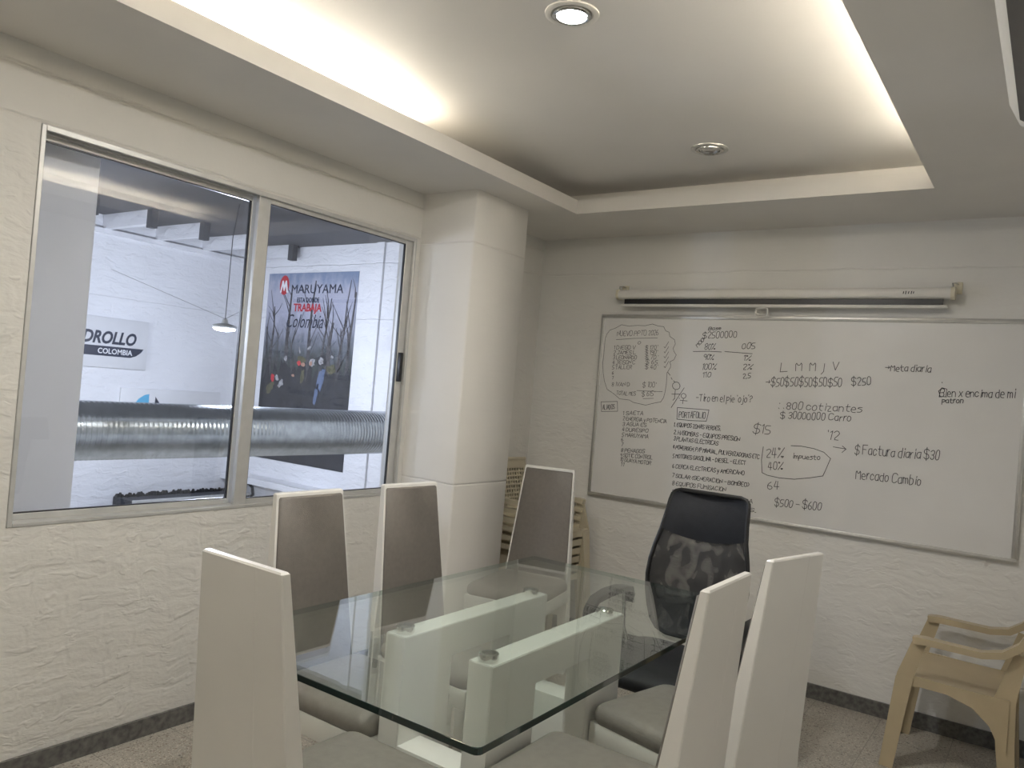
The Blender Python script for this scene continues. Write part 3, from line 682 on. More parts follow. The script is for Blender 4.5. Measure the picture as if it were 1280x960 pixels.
# handwriting on the board: (text, x and z of the baseline ends, cap height) in metres on the board face
BOARD_TEXT = {
  'list': [('NUEVO PPTO 2026', -2.175, 1.791, -1.911, 1.803, 0.029), ('o', -2.036, 1.745, -2.019, 1.746, 0.024), ('1 DIEGO V', -2.188, 1.71, -2.05, 1.715, 0.022), ("$ 170'", -1.986, 1.717, -1.908, 1.72, 0.023), ('2 JAMES L', -2.188, 1.68, -2.044, 1.686, 0.022), ("$ 190'", -1.983, 1.688, -1.906, 1.692, 0.024), ('3 LEONARDO', -2.188, 1.651, -2.036, 1.657, 0.022), ("$ 70'", -1.981, 1.66, -1.903, 1.663, 0.023), ('4 JEISON C', -2.188, 1.621, -2.044, 1.628, 0.022), ('$ 65', -1.978, 1.631, -1.901, 1.635, 0.023), ('5 TALLER', -2.189, 1.592, -2.063, 1.599, 0.022), ("$ 40'", -1.976, 1.603, -1.898, 1.607, 0.023), ('6', -2.187, 1.562, -2.178, 1.562, 0.018), ('7', -2.184, 1.533, -2.175, 1.534, 0.018), ('8 IVAN D', -2.182, 1.491, -2.066, 1.498, 0.023), ("$ 100'", -1.983, 1.497, -1.898, 1.503, 0.029), ('TOTAL MES', -2.148, 1.442, -2.023, 1.445, 0.022), ("$ 615'", -1.983, 1.445, -1.902, 1.451, 0.027)],
  'figure': [("-Tiro en el pie 'ojo'?", -1.652, 1.441, -1.341, 1.457, 0.037)],
  'rates': [('Base', -1.614, 1.838, -1.543, 1.842, 0.017), ('$2500000', -1.645, 1.791, -1.452, 1.803, 0.034), ('MOD', -1.667, 1.74, -1.63, 1.782, 0.019), ('80%', -1.626, 1.73, -1.565, 1.733, 0.031), ('005', -1.418, 1.742, -1.348, 1.743, 0.03), ('90%', -1.629, 1.673, -1.569, 1.676, 0.029), ('1%', -1.404, 1.679, -1.363, 1.68, 0.027), ('100%', -1.631, 1.619, -1.551, 1.623, 0.031), ('2%', -1.404, 1.63, -1.354, 1.633, 0.027), ('110', -1.623, 1.574, -1.579, 1.58, 0.027), ('2,5', -1.4, 1.583, -1.358, 1.588, 0.027)],
  'allies': [('ALIADOS', -2.231, 1.347, -2.151, 1.357, 0.028), ('1 SAETA', -2.093, 1.328, -1.965, 1.336, 0.021), ('2 ENERGIA y POTENCIA', -2.092, 1.295, -1.817, 1.303, 0.021), ('3 AGUA ES', -2.09, 1.263, -1.938, 1.272, 0.021), ('4 DURESPO', -2.09, 1.231, -1.926, 1.239, 0.021), ('5 MARUYAMA', -2.09, 1.2, -1.921, 1.206, 0.021), ('6', -2.09, 1.17, -2.079, 1.171, 0.021), ('7', -2.088, 1.142, -2.077, 1.143, 0.021), ('8 PENAGOS', -2.086, 1.11, -1.937, 1.118, 0.021), ('9 SOTIC CONTROL', -2.088, 1.081, -1.885, 1.089, 0.021), ('10 GUAYA MOTOR', -2.086, 1.055, -1.893, 1.056, 0.021), ('11', -2.081, 1.029, -2.063, 1.03, 0.021)],
  'portfolio': [('PORTAFOLIO', -1.744, 1.341, -1.591, 1.351, 0.034), ('1. EQUIPOS ZONAS VERDES.', -1.77, 1.289, -1.498, 1.293, 0.022), ('2. H/BOMBAS - EQUIPOS PRESION', -1.768, 1.246, -1.391, 1.245, 0.022), ('3 PLANTAS ELECTRICAS', -1.765, 1.21, -1.507, 1.21, 0.022), ('4 POWERGEN, P/P MANUAL, PULVERIZADORAS ETC', -1.765, 1.164, -1.278, 1.163, 0.021), ('5 MOTORES GASOLINA - DIESEL - ELECT', -1.762, 1.113, -1.348, 1.124, 0.022), ('6 CERCA ELECTRICAS y AMERICANO', -1.759, 1.056, -1.351, 1.068, 0.021), ('7 SOLAR (GENERACION - BOMBEO)', -1.756, 1.005, -1.322, 1.009, 0.021), ('8 EQUIPOS FUMIGACION', -1.752, 0.961, -1.444, 0.967, 0.022), ('9 PLANTAS ENERGETICA', -1.748, 0.913, -1.295, 0.926, 0.021), ('10 REPUESTOS VARIOS.', -1.744, 0.864, -1.273, 0.88, 0.021)],
  'week': [('L', -1.204, 1.627, -1.168, 1.631, 0.048), ('M', -1.127, 1.638, -1.097, 1.641, 0.043), ('M', -1.058, 1.642, -1.028, 1.644, 0.042), ('V', -0.947, 1.648, -0.918, 1.65, 0.041), ('>$50$50$50$50$50', -1.275, 1.549, -0.898, 1.571, 0.044), ('$250', -0.852, 1.578, -0.764, 1.586, 0.039), ('>Meta diaria', -0.703, 1.659, -0.507, 1.664, 0.032), ('Bien x encima de mi', -0.463, 1.552, -0.165, 1.567, 0.036), ('patron', -0.45, 1.524, -0.365, 1.528, 0.024)],
  'quotes': [('800 cotizantes', -1.158, 1.436, -0.795, 1.45, 0.038), ('$ 30000000 Carro', -1.186, 1.385, -0.842, 1.402, 0.035), ('$15', -1.324, 1.296, -1.232, 1.301, 0.047), ("'12", -0.954, 1.3, -0.893, 1.3, 0.046)],
  'taxes': [('24%', -1.245, 1.173, -1.151, 1.184, 0.048), ('impuesto', -1.107, 1.187, -0.974, 1.193, 0.024), ('40%', -1.227, 1.114, -1.151, 1.12, 0.043), ('64', -1.223, 1.012, -1.165, 1.017, 0.041), ('$500 - $600', -1.18, 0.931, -0.95, 0.94, 0.039)],
  'invoices': [('$ Factura diaria $30', -0.812, 1.243, -0.445, 1.254, 0.043), ('Mercado Cambio', -0.798, 1.121, -0.513, 1.127, 0.043)],
}
BOARD_STROKES = {
  'list': [[(-2.15,1.858),(-2.104,1.851),(-2.046,1.856),(-1.998,1.855),(-1.951,1.866),(-1.916,1.855),(-1.881,1.852),(-1.866,1.828),(-1.845,1.821),(-1.838,1.797),(-1.808,1.779),(-1.801,1.755),(-1.812,1.731),(-1.806,1.712),(-1.79,1.693),(-1.802,1.665),(-1.826,1.652),(-1.819,1.637),(-1.819,1.621),(-1.837,1.589),(-1.836,1.526),(-1.84,1.479),(-1.846,1.447),(-1.861,1.421),(-1.894,1.413),(-1.953,1.395),(-2.033,1.405),(-2.06,1.417),(-2.123,1.419),(-2.162,1.445),(-2.211,1.47),(-2.234,1.518),(-2.247,1.567),(-2.255,1.625),(-2.253,1.666),(-2.252,1.774),(-2.241,1.803),(-2.225,1.824),(-2.189,1.837),(-2.15,1.858)],[(-2.178,1.768),(-2.066,1.779),(-1.914,1.786)],[(-1.869,1.737),(-1.862,1.73),(-1.843,1.766)],[(-1.866,1.709),(-1.86,1.701),(-1.841,1.738)],[(-1.864,1.681),(-1.857,1.673),(-1.838,1.709)],[(-1.861,1.652),(-1.855,1.645),(-1.836,1.681)],[(-1.859,1.625),(-1.852,1.617),(-1.834,1.654)],[(-2.017,1.475),(-1.857,1.48)],[(-1.973,1.431),(-1.909,1.438)]],
  'figure': [[(-1.752,1.52),(-1.755,1.507),(-1.765,1.499),(-1.779,1.497),(-1.791,1.503),(-1.798,1.514),(-1.797,1.527),(-1.788,1.537),(-1.775,1.54),(-1.762,1.536),(-1.754,1.526),(-1.753,1.513)],[(-1.779,1.497),(-1.779,1.444)],[(-1.798,1.47),(-1.748,1.473)],[(-1.779,1.446),(-1.788,1.436)],[(-1.727,1.51),(-1.795,1.394)],[(-1.712,1.466),(-1.714,1.458),(-1.721,1.452),(-1.729,1.451),(-1.737,1.455),(-1.741,1.462),(-1.741,1.47),(-1.735,1.476),(-1.727,1.479),(-1.719,1.476),(-1.713,1.47),(-1.713,1.462)],[(-1.726,1.451),(-1.729,1.421)],[(-1.745,1.439),(-1.703,1.438)],[(-1.751,1.452),(-1.751,1.448)],[(-1.832,1.591),(-1.817,1.576)],[(-1.81,1.563),(-1.803,1.553)],[(-1.794,1.546),(-1.785,1.539)]],
  'rates': [[(-1.691,1.716),(-1.6,1.721),(-1.529,1.72)],[(-1.51,1.723),(-1.359,1.717)]],
  'allies': [[(-2.245,1.392),(-2.137,1.403),(-2.13,1.345),(-2.237,1.335),(-2.245,1.392)]],
  'portfolio': [[(-1.758,1.397),(-1.573,1.398),(-1.577,1.368),(-1.583,1.335),(-1.671,1.331),(-1.755,1.331),(-1.758,1.397)]],
  'week': [[(-0.986,1.681),(-0.988,1.642),(-0.999,1.627)],[(-0.456,1.619),(-0.455,1.616)],[(-0.436,1.589),(-0.454,1.593),(-0.467,1.577),(-0.459,1.552),(-0.433,1.552)]],
  'quotes': [[(-1.194,1.465),(-1.193,1.462)],[(-1.198,1.439),(-1.195,1.436)],[(-1.173,1.441),(-1.171,1.438)]],
  'taxes': [[(-1.261,1.229),(-1.265,1.159),(-1.257,1.093),(-1.23,1.083),(-1.167,1.077),(-1.09,1.08),(-1.015,1.097),(-0.952,1.115),(-0.939,1.153),(-0.922,1.206),(-0.956,1.234),(-1.005,1.247),(-1.07,1.253),(-1.119,1.25)]],
  'invoices': [[(-0.913,1.266),(-0.854,1.262)],[(-0.871,1.275),(-0.853,1.261),(-0.87,1.243)]],
}

# ------------------------------------------------------------------ whiteboard
BX0, BX1, BZ0, BZ1 = -2.285, -.112, .8317, 1.9195
BF = YF - .018
WB = thing('whiteboard', 'large whiteboard covered with black handwriting on the brick wall', 'whiteboard', ((BX0+BX1)/2, YF, BZ0))
def B_(x, z, y=BF): return (x-(BX0+BX1)/2, y-YF, z-BZ0)
fw = .022
def bbox(mb, x0, z0, x1, z1, y0, y1, r=.002): return mb.bevel_box(*B_(x0, z0, y0), *B_(x1, z1, y1), r=r, seg=2)
MB().box(*B_(BX0+fw*.6, BZ0+fw*.6, BF+.002), *B_(BX1-fw*.6, BZ1-fw*.6, YF-.001)).build('panel', M['board'], WB, smooth=False)
f = MB()
for (x0, z0, x1, z1) in ((BX0, BZ0, BX1, BZ0+fw), (BX0, BZ1-fw, BX1, BZ1), (BX0, BZ0+fw, BX0+fw, BZ1-fw), (BX1-fw, BZ0+fw, BX1, BZ1-fw)):
    bbox(f, x0, z0, x1, z1, BF-.006, YF-.001, .003)
    if x1-x0 > z1-z0: bbox(f, x0+.002, (z0+z1)/2-.003, x1-.002, (z0+z1)/2+.003, BF-.0085, BF-.005, .001)
    else: bbox(f, (x0+x1)/2-.003, z0+.002, (x0+x1)/2+.003, z1-.002, BF-.0085, BF-.005, .001)
f.build('frame', M['alu_white'], WB)
pg_ = MB(); pg_.lathe([(.004, 0), (.004, -.012), (.007, -.014), (.007, -.02)], B_(-.235, BZ0-.012, YF), 'Y', 10); pg_.build('mounting_peg', M['white_plastic'], WB)

GLY = {
'A':'022842|1434','B':'020838474635 05|354443320 2','C':'4738180703123243','D':'02082846442202','E':'48080242|0535','F':'480802|0535','G':'47381807031232434525','H':'0208|4248|0545','I':'1218','J':'383322120 3|1848','K':'0208|480542','L':'080242','M':'0208254842','N':'02084248','O':'183847433212030718','P':'02083847463505','R':'02083847463505|2542','S':'473818070615354443321203','T':'0848|2822','U':'080312324348','V':'082248','W':'0812263248','X':'0842|4802','Y':'082548|2522','Z':'08480242',
'0':'182837332212030718','1':'071812','2':'07182837360232','3':'071828373625343322120 3|1525','4':'180434|2822','5':'38080525343322 02','6':'28060312223334 2505','7':'083812','8':'1506071828373625150403122233342 5','9':'362515060718283732',
'a':'36160503122233|3632','b':'08022233352606','c':'3526160503122233','d':'361605031232|3832','e':'0434352616050312 32','f':'382817 12|0525','g':'361605041333|36312000','h':'0802|05263532','i':'1216|1718','j':'2621100 0|2728','k':'0802|360432','l':'1812','m':'0206|05162522|25364542','n':'0206|05162635 32','o':'162635332212030516','p':'0006|0526353423 03','Q':'183847433212030718|2441','q':'3616050312 33|3630','r':'0206|041626','s':'361605153433 2202','t':'18132232|0636','u':'0603122233|3632','v':'061236','w':'0612243246','x':'0632|3602','y':'061333|361000','z':'06360232',
'$':'473818070615354443321203|2921','%':'0248|080717180 8|3323324333','/':'0238','?':'071828373615 14|1312','.':'0212','-':'0535','>':'0545|364534','(':'28060422',':':'0203|0506',')':'08262402',',':'1201',"'":'1817',' ':''}
def ribbon(mb, pts, w, depth):
    for a, b in zip(pts[:-1], pts[1:]):
        dx, dz = b[0]-a[0], b[1]-a[1]; l = math.hypot(dx, dz)
        if l < 1e-5: continue
        ex, ez = dx/l*w*.45, dz/l*w*.45; nx, nz = -dz/l*w/2, dx/l*w/2
        q = [(a[0]-ex+nx, a[1]-ez+nz), (a[0]-ex-nx, a[1]-ez-nz), (b[0]+ex-nx, b[1]+ez-nz), (b[0]+ex+nx, b[1]+ez+nz)]
        mb.add([B_(p[0], p[1], depth) for p in q], [(0, 1, 2, 3)])
rnd = random.Random(11)
def write(mb, txt, x0, z0, x1, z1, h, w):
    adv = []; tot = 0.0
    for chx in txt:
        gl = GLY.get(chx, '').replace(' ', ''); mx = max([int(c) for c in gl.replace('|', '')[0::2]] or [2]) if '|' not in gl else max(int(s[i]) for s in gl.split('|') for i in range(0, len(s), 2))
        adv.append((tot, gl)); tot += (mx + 1.15) if gl else 2.0
    tot = max(tot-1.15, 1.0); sx = math.hypot(x1-x0, z1-z0)/tot; sz = h/6.0; an = math.atan2(z1-z0, x1-x0)
    for off, gl in adv:
        jz, jr, js = rnd.uniform(-.35, .35), rnd.uniform(-.06, .10), rnd.uniform(.9, 1.1)
        for st in gl.split('|'):
            pts = []
            for i in range(0, len(st)-1, 2):
                gx_, gz_ = int(st[i]) + rnd.uniform(-.13, .13), (int(st[i+1])-2)*js + jz + rnd.uniform(-.13, .13)
                gx_ += gz_*(.10+jr)
                u_, v_ = (off+gx_)*sx, gz_*sz
                pts.append((x0 + u_*math.cos(an) - v_*math.sin(an), z0 + u_*math.sin(an) + v_*math.cos(an)))
            # round the corners a little, as a hand does
            if len(pts) > 3:
                q = [pts[0]]
                for a, b in zip(pts[:-1], pts[1:]): q += [(a[0]*.72+b[0]*.28, a[1]*.72+b[1]*.28), (a[0]*.28+b[0]*.72, a[1]*.28+b[1]*.72)]
                pts = q + [pts[-1]]
            ribbon(mb, pts, w, BF+.0014)
THIN = {'list': .0023, 'allies': .0027, 'portfolio': .0031}
for key in BOARD_TEXT:
    mb = MB(); w = THIN.get(key, .0031)
    for st in BOARD_STROKES.get(key, []): ribbon(mb, st, w, BF+.0012)
    if mb.v: mb.build('drawn_lines', M['ink'], WB, smooth=False, fix=False)
    for (s, x0, z0, x1, z1, h) in BOARD_TEXT[key]:
        mb = MB(); write(mb, s, x0, z0, x1, z1, h, w); mb.build('handwriting', M['ink'], WB, smooth=False, fix=False)

# ------------------------------------------------------------------ roll-up projector screen
PS = thing('projector_screen', 'rolled-up white projector screen hung above the whiteboard', 'projector screen', (-1.29, YF, 1.96))
def P_(x, y, z): return (x+1.29, y-YF, z-1.96)
c = MB(); sec = []
for a in range(16):
    an = 2*PI*a/16; sec.append((4.105 + .034*math.copysign(abs(math.cos(an))**.7, math.cos(an)), 2.030 + .027*math.copysign(abs(math.sin(an))**.7, math.sin(an))))
c.loft([[P_(x, y, z) for y, z in sec] for x in (-2.150, -.440)]); c.build('case', M['white_plastic'], PS, angle=50)
for x0, x1 in ((-2.164, -2.149), (-.441, -.424)):
    c = MB(); s2_ = [(4.105+(y-4.105)*1.10, 2.030+(z-2.030)*1.12) for y, z in sec]; c.loft([[P_(x, y, z) for y, z in s2_] for x in (x0, x1)]); c.build('end_cap', M['ivory_plastic'], PS, angle=50)
    xm = (x0+x1)/2
    MB().tube([P_(xm, 4.105, 2.05), P_(xm-.006, 4.11, 2.078), P_(xm+.004, 4.135, 2.083), P_(xm+.02, 4.163, 2.076)], .0035, 8).build('hook', M['chrome'], PS)
    MB().bevel_box(*P_(xm-.010, 4.150, 2.035), *P_(xm+.030, 4.1645, 2.090), r=.003).build('bracket', M['ivory_plastic'], PS)
MB().box(*P_(-2.118, 4.098, 1.974), *P_(-.470, 4.102, 2.006)).build('screen_border', M['black_plastic'], PS, smooth=False)
c = MB(); c.bevel_box(*P_(-2.135, 4.090, 1.958), *P_(-.452, 4.110, 1.975), r=.005); c.build('bottom_bar', M['white_plastic'], PS)
rr_ = [P_(-1.312 + p[0], 4.100, 1.938 + p[1]) for p in rrect(.062, .034, .012, 4)]
MB().tube(rr_ + [rr_[0]], .0042, 8, cap=False).build('pull_handle', M['white_plastic'], PS)
mk = MB()
for (x, h) in ((-.640, .012), (-.630, .016), (-.618, .012), (-.606, .014), (-.597, .010)): mk.add([P_(x, 4.0695, 2.030-h/2), P_(x+.004, 4.0695, 2.030-h/2), P_(x+.006, 4.0695, 2.030+h/2), P_(x+.002, 4.0695, 2.030+h/2)], [(0, 1, 2, 3)])
mk.build('badge_mark', M['print_dark'], PS, smooth=False, fix=False)

# ------------------------------------------------------------------ air conditioner on the right wall
AC = thing('air_conditioner', 'white wall air conditioner high on the right beside the ceiling border', 'air conditioner', (XR-.033, 1.78, 2.08))
A0, A1 = -.44, .42
o_ = [(.033, .0), (-.13, .0), (-.215, .020), (-.285, .062), (-.310, .115), (-.312, .230), (-.290, .275), (-.24, .290), (.033, .290)]
body = MB(); body.prism([(x, z) for x, z in o_], A0+.012, A1-.012, 'XZ'); body.build('body', M['ac_white'], AC, angle=50)
for y0, y1 in ((A0, A0+.012), (A1-.012, A1)):
    e = MB(); e.prism([(x*.985 if x < 0 else x, .145+(z-.145)*.975) for x, z in o_], y0, y1, 'XZ'); e.build('end_panel', M['ac_white'], AC, angle=50)
ou = MB(); ou.loft([[(-.222, y, .0215), (-.284, y, .0595), (-.284, y, .066), (-.222, y, .028)] for y in (A0+.16, A1-.06)]); ou.build('air_outlet', M['outlet'], AC, smooth=False)
lv = MB(); lv.loft([[(-.150, y, .0025), (-.221, y, .0185), (-.222, y, .023), (-.150, y, .007)] for y in (A0+.15, A1-.05)]); lv.build('louver', M['white_plastic'], AC, smooth=False)

# ------------------------------------------------------------------ things in the workshop
du = MB(); pr = []; y = YR+.002; R0 = .146
while y < YS-.002:
    pr += [(R0-.002, y), (R0, y+.005), (R0, y+.011), (R0+.006, y+.0165), (R0+.006, y+.0195), (R0-.002, y+.0255)]; y += .0265
pr = [(r, min(h, YS-.003)) for r, h in pr]
du.lathe(pr, (-4.0, 0, 1.037), 'Y', 40)
dct = du.build('air_duct', M['duct'], None, angle=50)
tag(dct, 'large galvanised spiral duct running across the workshop behind the window', 'duct')

def pendant(x, y, z, label, wires):
    t = thing('pendant_lamp', label, 'lamp', (x, y, z), 0, 'workshop pendant lamps')
    MB().lathe([(.072, 0), (.078, .010), (.074, .020), (.050, .028), (.022, .034), (.016, .060), (.006, .066)], n=28).build('lamp_shade', M['alu'], t)
    MB().lathe([(.070, .001), (.062, -.010), (.035, -.016), (.0005, -.018)], n=28).build('lamp_face', M['pendant_lit'], t)
    MB().tube([(0, 0, .064), (.004, .0, .30), (-.003, .006, .60), (.02, .02, 2.49-z)], .003, 6).build('cord', M['wire'], t)
    if wires:
        for q in wires: MB().tube([(0, 0, .064), q], .0014, 5).build('stay_wire', M['wire'], t)
    l = bpy.data.lights.new('pendant_light', 'POINT'); l.energy = PENDANT_W/6; l.color = COOL; l.shadow_soft_size = .04
    lo = bpy.data.objects.new('lamp_beam', l); COL.objects.link(lo); lo.parent = t; lo.location = (0, 0, -.075)
    return t
pendant(-4.5, 3.10, 1.665, 'small lit pendant lamp with stay wires behind the window mullion', [(-1.45, -.02, .42), (-1.2, 1.0, .25)])
pendant(-4.9, 0.95, 1.75, 'added unseen pendant lamp for workshop light, hidden behind the white column', None)  # extra copy of the pendant, added out of view to brighten the workshop
pendant(-4.4, -0.55, 1.75, 'added unseen pendant lamp for workshop light, beyond the left end of the window', None)  # another unseen copy, added only for more light next door

# sign boards on the far wall
SG = thing('sign_board', 'white sign board with navy lettering beside the white column in the workshop', 'sign', (XS, 2.95, 1.335))
def far(y, z, dx): return (dx, y-2.95, z-1.335)
MB().bevel_box(0.001, 2.30-2.95, 0, .022, 3.436-2.95, .385, r=.003).build('board', M['sign_white'], SG)
def far_map(y0, z0, dx=.0235): return lambda a, b, t: far(y0+a, z0+b, dx)
text_mesh('lettering', 'PEDROLLO', .525, .100, M['navy'], SG, bold=.035, shear=.25, to_world=far_map(2.815, 1.517))
sw = MB(); sw.add([far(y, z, .0232) for y, z in ((2.66, 1.425), (3.30, 1.425), (3.345, 1.440), (3.385, 1.470), (3.405, 1.500), (2.68, 1.500))], [(0, 1, 2, 3, 4, 5)]); sw.build('colour_band', M['navy'], SG, smooth=False, fix=False)
text_mesh('lettering', 'COLOMBIA', .27, .042, M['print_white'], SG, bold=.02, to_world=far_map(3.045, 1.442, .0242))
S2 = thing('sign_board', 'white sign board with a blue and navy mark showing above the duct', 'sign', (XS, 3.695, .80))
MB().bevel_box(.001, -.441, 0, .022, .441, .390, r=.003).build('board', M['sign_white'], S2)
m = MB(); m.add([(.0232, -.36 + .16*math.cos(a)*1.0+.16, .14 + .21*math.sin(a)) for a in [PI, PI*.9, PI*.8, PI*.7, PI*.6, PI*.52]] + [(.0232, -.205, .14)], [tuple(range(7))]); m.build('blue_mark', M['sky_blue'], S2, smooth=False, fix=False)
m = MB(); m.add([(.0232, -.165, .14), (.0232, -.01, .14), (.0232, -.155, .33)], [(0, 1, 2)]); m.build('navy_mark', M['navy'], S2, smooth=False, fix=False)

# banner on the end wall
BNX0, BNX1, BNZ0, BNZ1 = -5.762, -4.640, .655, 2.268
BN = thing('banner', 'tall printed banner with bare trees, workers and a red logo on the workshop end wall', 'banner', (BNX0, YS, BNZ0))
def N_(x, z, d=.006): return (x-BNX0, -d, z-BNZ0)
sheet = MB().box(0, -.005, 0, BNX1-BNX0, -.001, BNZ1-BNZ0).build('sheet', M['poster'], BN, smooth=False)
def patch(name, pts, mat, d): MB().add([N_(x, z, d) for x, z in pts], [tuple(range(len(pts)))]).build(name, mat, BN, smooth=False, fix=False)
def strip(mb, pts, w0, w1, d):
    n_ = len(pts)
    for i in range(n_-1):
        (xa, za), (xb, zb) = pts[i], pts[i+1]; wa = w0+(w1-w0)*i/(n_-1); wb = w0+(w1-w0)*(i+1)/(n_-1)
        mb.add([N_(xa-wa/2, za, d), N_(xa+wa/2, za, d), N_(xb+wb/2, zb, d), N_(xb-wb/2, zb, d)], [(0, 1, 2, 3)])
tr = MB(); rt = random.Random(5)
trunks = [(-5.70, .9, -5.64, 1.98, .05), (-5.60, .9, -5.57, 1.75, .03), (-5.47, .9, -5.44, 2.10, .07), (-5.36, .9, -5.38, 1.7, .04), (-5.08, .9, -4.94, 2.05, .04), (-4.96, .9, -4.90, 1.85, .10), (-4.80, .9, -4.78, 1.80, .035), (-4.72, .9, -4.66, 2.10, .05), (-4.86, .9, -4.72, 2.2, .03), (-5.2, .9, -5.15, 2.2, .05), (-5.68, .9, -5.73, 1.8, .03)]
for (xa, za, xb, zb, w) in trunks:
    pts = [(xa+(xb-xa)*k/6+rt.uniform(-.012, .012), za+(zb-za)*k/6) for k in range(7)]; strip(tr, pts, w*1.3, w*.25, .0064)
    for q in range(7):
        k = rt.uniform(.35, .98); bx, bz = xa+(xb-xa)*k, za+(zb-za)*k; dx, dz = rt.uniform(-.17, .17), rt.uniform(.08, .26)
        ex = min(max(bx+dx, BNX0+.02), BNX1-.02); ez = min(bz+dz, BNZ1-.06)
        strip(tr, [(bx, bz), ((bx+ex)/2+rt.uniform(-.02, .02), (bz+ez)/2), (ex, ez)], .014, .004, .0066)
tr.build('printed_trees', M['print_bark'], BN, smooth=False, fix=False)
# dense undergrowth: a ragged dark mass
ug = [(BNX0+.01, BNZ0+.01), (BNX1-.01, BNZ0+.01)]; xs_ = [BNX1-.01 - k*(BNX1-BNX0-.02)/40 for k in range(41)]
ug += [(x, 1.44+.07*math.sin(k*1.9)+rt.uniform(-.07, .06)) for k, x in enumerate(xs_)]
patch('printed_undergrowth', ug, M['print_dark'], .0068)
def blob(mb, x, z, rx, rz, d, n_=12, rot=0.0):
    if d > .0069 and n_ < 20:
        n_ = 14; jit = [rt.uniform(.6, 1.15) for _ in range(n_)]
    else: jit = [1.0]*n_
    vs = [N_(x + jit[round(t*n_/(2*PI)) % n_]*(rx*math.cos(t)*math.cos(rot) - rz*math.sin(t)*math.sin(rot)), z + jit[round(t*n_/(2*PI)) % n_]*( rx*math.cos(t)*math.sin(rot) + rz*math.sin(t)*math.cos(rot)), d) for t in [2*PI*k/n_ for k in range(n_)]]
    mb.add(vs, [tuple(range(n_))])
PX = lambda u, v: (BNX0 + (u-338+ (v-342)*.085)/(112.0)*(BNX1-BNX0), 2.268 - (v-341)*.0064)   # banner print layout in a 112 x 250 grid
hats = MB(); clo = MB(); skin = MB(); jean = MB(); oli = MB(); redm = MB()
for (u, v, rx, rz) in ((360, 456, .028, .035), (393, 459, .045, .060), (404, 457, .045, .045), (390, 440, .035, .020), (348, 483, .030, .040), (353, 490, .040, .055), (418, 450, .03, .018), (378, 444, .012, .04)):
    x, z = PX(u, v); blob(hats, x, z, rx*.8, rz*.8, .0078, 7, u*.3)
for (u, v, rx, rz) in ((358, 476, .08, .10), (405, 456, .09, .06), (380, 472, .06, .10)):
    x, z = PX(u, v); blob(clo, x, z, rx, rz, .0070)
for (u, v, rx, rz, ro) in ((380, 457, .075, .05, .1), (338, 497, .07, .045, .6), (416, 466, .06, .04, 0), (381, 478, .03, .07, 0)):
    x, z = PX(u, v); blob(oli, x, z, rx, rz, .0072, rot=ro)
for (u, v, rx, rz, ro) in ((404, 480, .040, .12, -.25), (398, 500, .028, .09, -.15)):
    x, z = PX(u, v); blob(jean, x, z, rx, rz, .0074, rot=ro)
for (u, v, rx, rz) in ((382, 462, .03, .02), (369, 478, .02, .014), (392, 460, .018, .022)):
    x, z = PX(u, v); blob(skin, x, z, rx, rz, .0080)
for (u, v, rx, rz) in ((342, 483, .03, .035), (377, 461, .03, .022)):
    x, z = PX(u, v); blob(redm, x, z, rx, rz, .0076)
clo.build('printed_dark_clothes', M['print_dark'], BN, smooth=False, fix=False); oli.build('printed_olive_clothes', M['print_olive'], BN, smooth=False, fix=False)
jean.build('printed_jeans', M['print_jeans'], BN, smooth=False, fix=False); hats.build('printed_helmets', M['print_grey'], BN, smooth=False, fix=False)
skin.build('printed_faces', M['print_skin'], BN, smooth=False, fix=False); redm.build('printed_red_gear', M['red'], BN, smooth=False, fix=False)
lg = MB(); blob(lg, -5.545, 2.165, .062, .085, .0070, 20); lg.build('logo_disc', M['red'], BN, smooth=False, fix=False)
mm = [(-5.597, 2.10), (-5.575, 2.205), (-5.558, 2.205), (-5.545, 2.165), (-5.532, 2.205), (-5.515, 2.205), (-5.490, 2.10), (-5.512, 2.10), (-5.525, 2.155), (-5.540, 2.115), (-5.550, 2.115), (-5.565, 2.155), (-5.578, 2.10)]
lgm = MB(); tri = [(0, 1, 2, 11, 12), (2, 3, 10, 11), (3, 4, 9, 10)]
lgm.add([N_(x, z, .0080) for x, z in mm], [(0, 1, 2, 11, 12), (2, 3, 9, 10, 11), (3, 4, 8, 9), (4, 5, 6, 7, 8)]); lgm.build('logo_letter', M['print_white'], BN, smooth=False, fix=False)
def ban(x0, z0, d=.0082): return lambda a, b, t: N_(x0+a, z0+b, d)
text_mesh('lettering', 'MARUYAMA', .640, .075, M['navy'], BN, bold=.0, to_world=ban(-5.445, 2.092))
text_mesh('lettering', 'ESTA DONDE', .280, .042, M['navy'], BN, bold=.015, to_world=ban(-5.362, 2.015))
text_mesh('lettering', 'TRABAJA', .355, .088, M['red'], BN, bold=.03, to_world=ban(-5.400, 1.918))
text_mesh('lettering', 'Colombia', .46, .115, M['navy'], BN, bold=.0, shear=.35, to_world=ban(-5.470, 1.800))

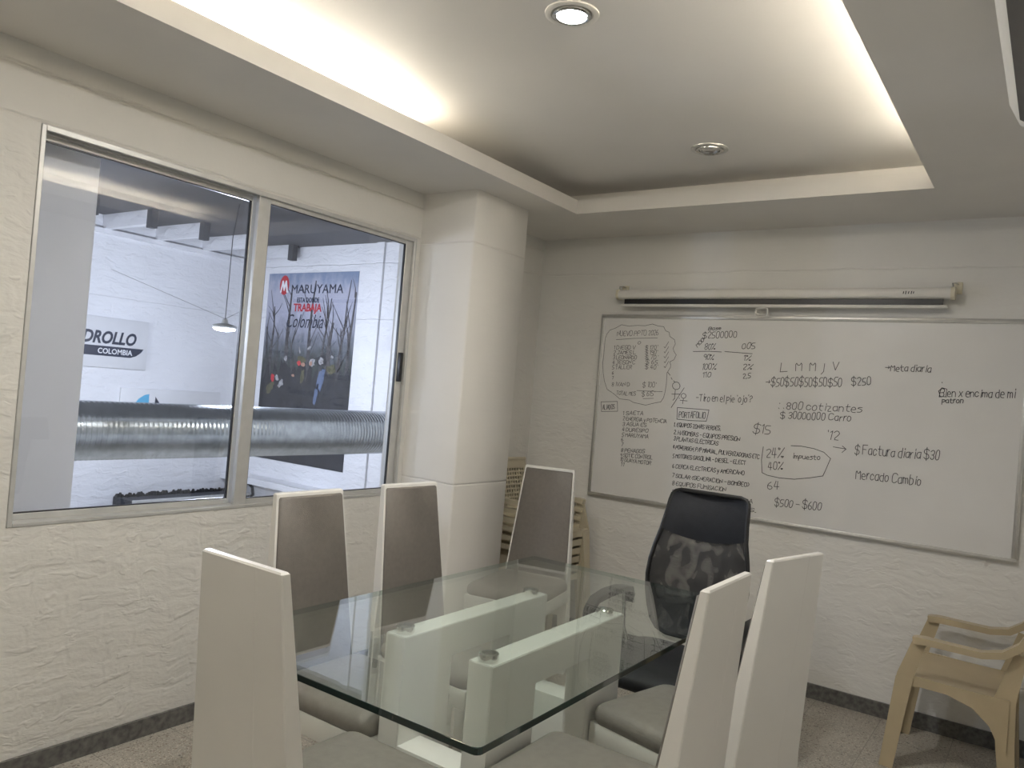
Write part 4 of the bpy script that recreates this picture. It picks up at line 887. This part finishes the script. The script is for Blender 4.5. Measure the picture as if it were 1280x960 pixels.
# low things at the foot of the workshop walls
pt = MB(); pt.box(XS+.012, 3.27, 0, -5.72, 4.33, .338); pt.build('display_plinth', M['plinth'], None, smooth=False)
pt_o = bpy.data.objects['display_plinth']
tag(pt_o, 'low dark display plinth at the foot of the workshop wall under the duct', 'plinth')
ru = MB(); rq = random.Random(3)
for k in range(90):
    y_ = 3.279 + .0115*k; x_ = XS+.03+rq.uniform(0, .05); h_ = rq.uniform(.012, .034)
    ru.loft([[(x_-.02, y_-.008, .338), (x_+.02, y_-.008, .338), (x_+.02, y_+.008, .338), (x_-.02, y_+.008, .338)], [(x_-.006, y_-.004, .338+h_), (x_+.01, y_-.003, .338+h_), (x_+.008, y_+.004, .338+h_), (x_-.006, y_+.003, .338+h_)]])
tag(ru.build('black_bristles', M['black_plastic'], None, smooth=False), 'ragged row of black bristles along the back of the plinth', 'brush', None, 'stuff')
tag(MB().bevel_box(-5.7195, 3.27, .322, -5.705, 4.33, .345, r=.003).build('edge_rail', M['alu'], None), 'thin grey metal rail along the front edge of the dark plinth', 'rail')
bc = thing('storage_bin', 'white open plastic bin beside the dark plinth', 'bin', (-5.72, 3.10, 0))
bn = MB(); o1 = rrect(.26, .26, .03, 4); o2 = rrect(.30, .30, .03, 4); o3 = rrect(.28, .28, .028, 4); o4 = rrect(.24, .24, .025, 4)
bn.loft([[(x, y, 0) for x, y in o1], [(x, y, .29) for x, y in o2], [(x, y, .29) for x, y in o3], [(x, y, .02) for x, y in o4]]); bn.build('body', M['print_white'], bc)
rm = MB(); o5 = rrect(.32, .32, .035, 4); rm.loft([[(x, y, .276) for x, y in o2], [(x, y, .276) for x, y in o5], [(x, y, .292) for x, y in o5], [(x, y, .292) for x, y in o3]], cap=False); rm.build('rim', M['print_white'], bc)
cc = MB(); cw = [(-5.80+(.075+.012*math.sin(k*2.3))*math.cos(k*.5), YS-.012-.010*((k*.37) % 1), .335+(.080+.014*math.cos(k*1.7))*math.sin(k*.5)) for k in range(60)]
cc.tube(cw, .004, 6); tag(cc.build('coiled_cable', M['wire'], None), 'coil of dark cable hanging low on the workshop end wall', 'cable')
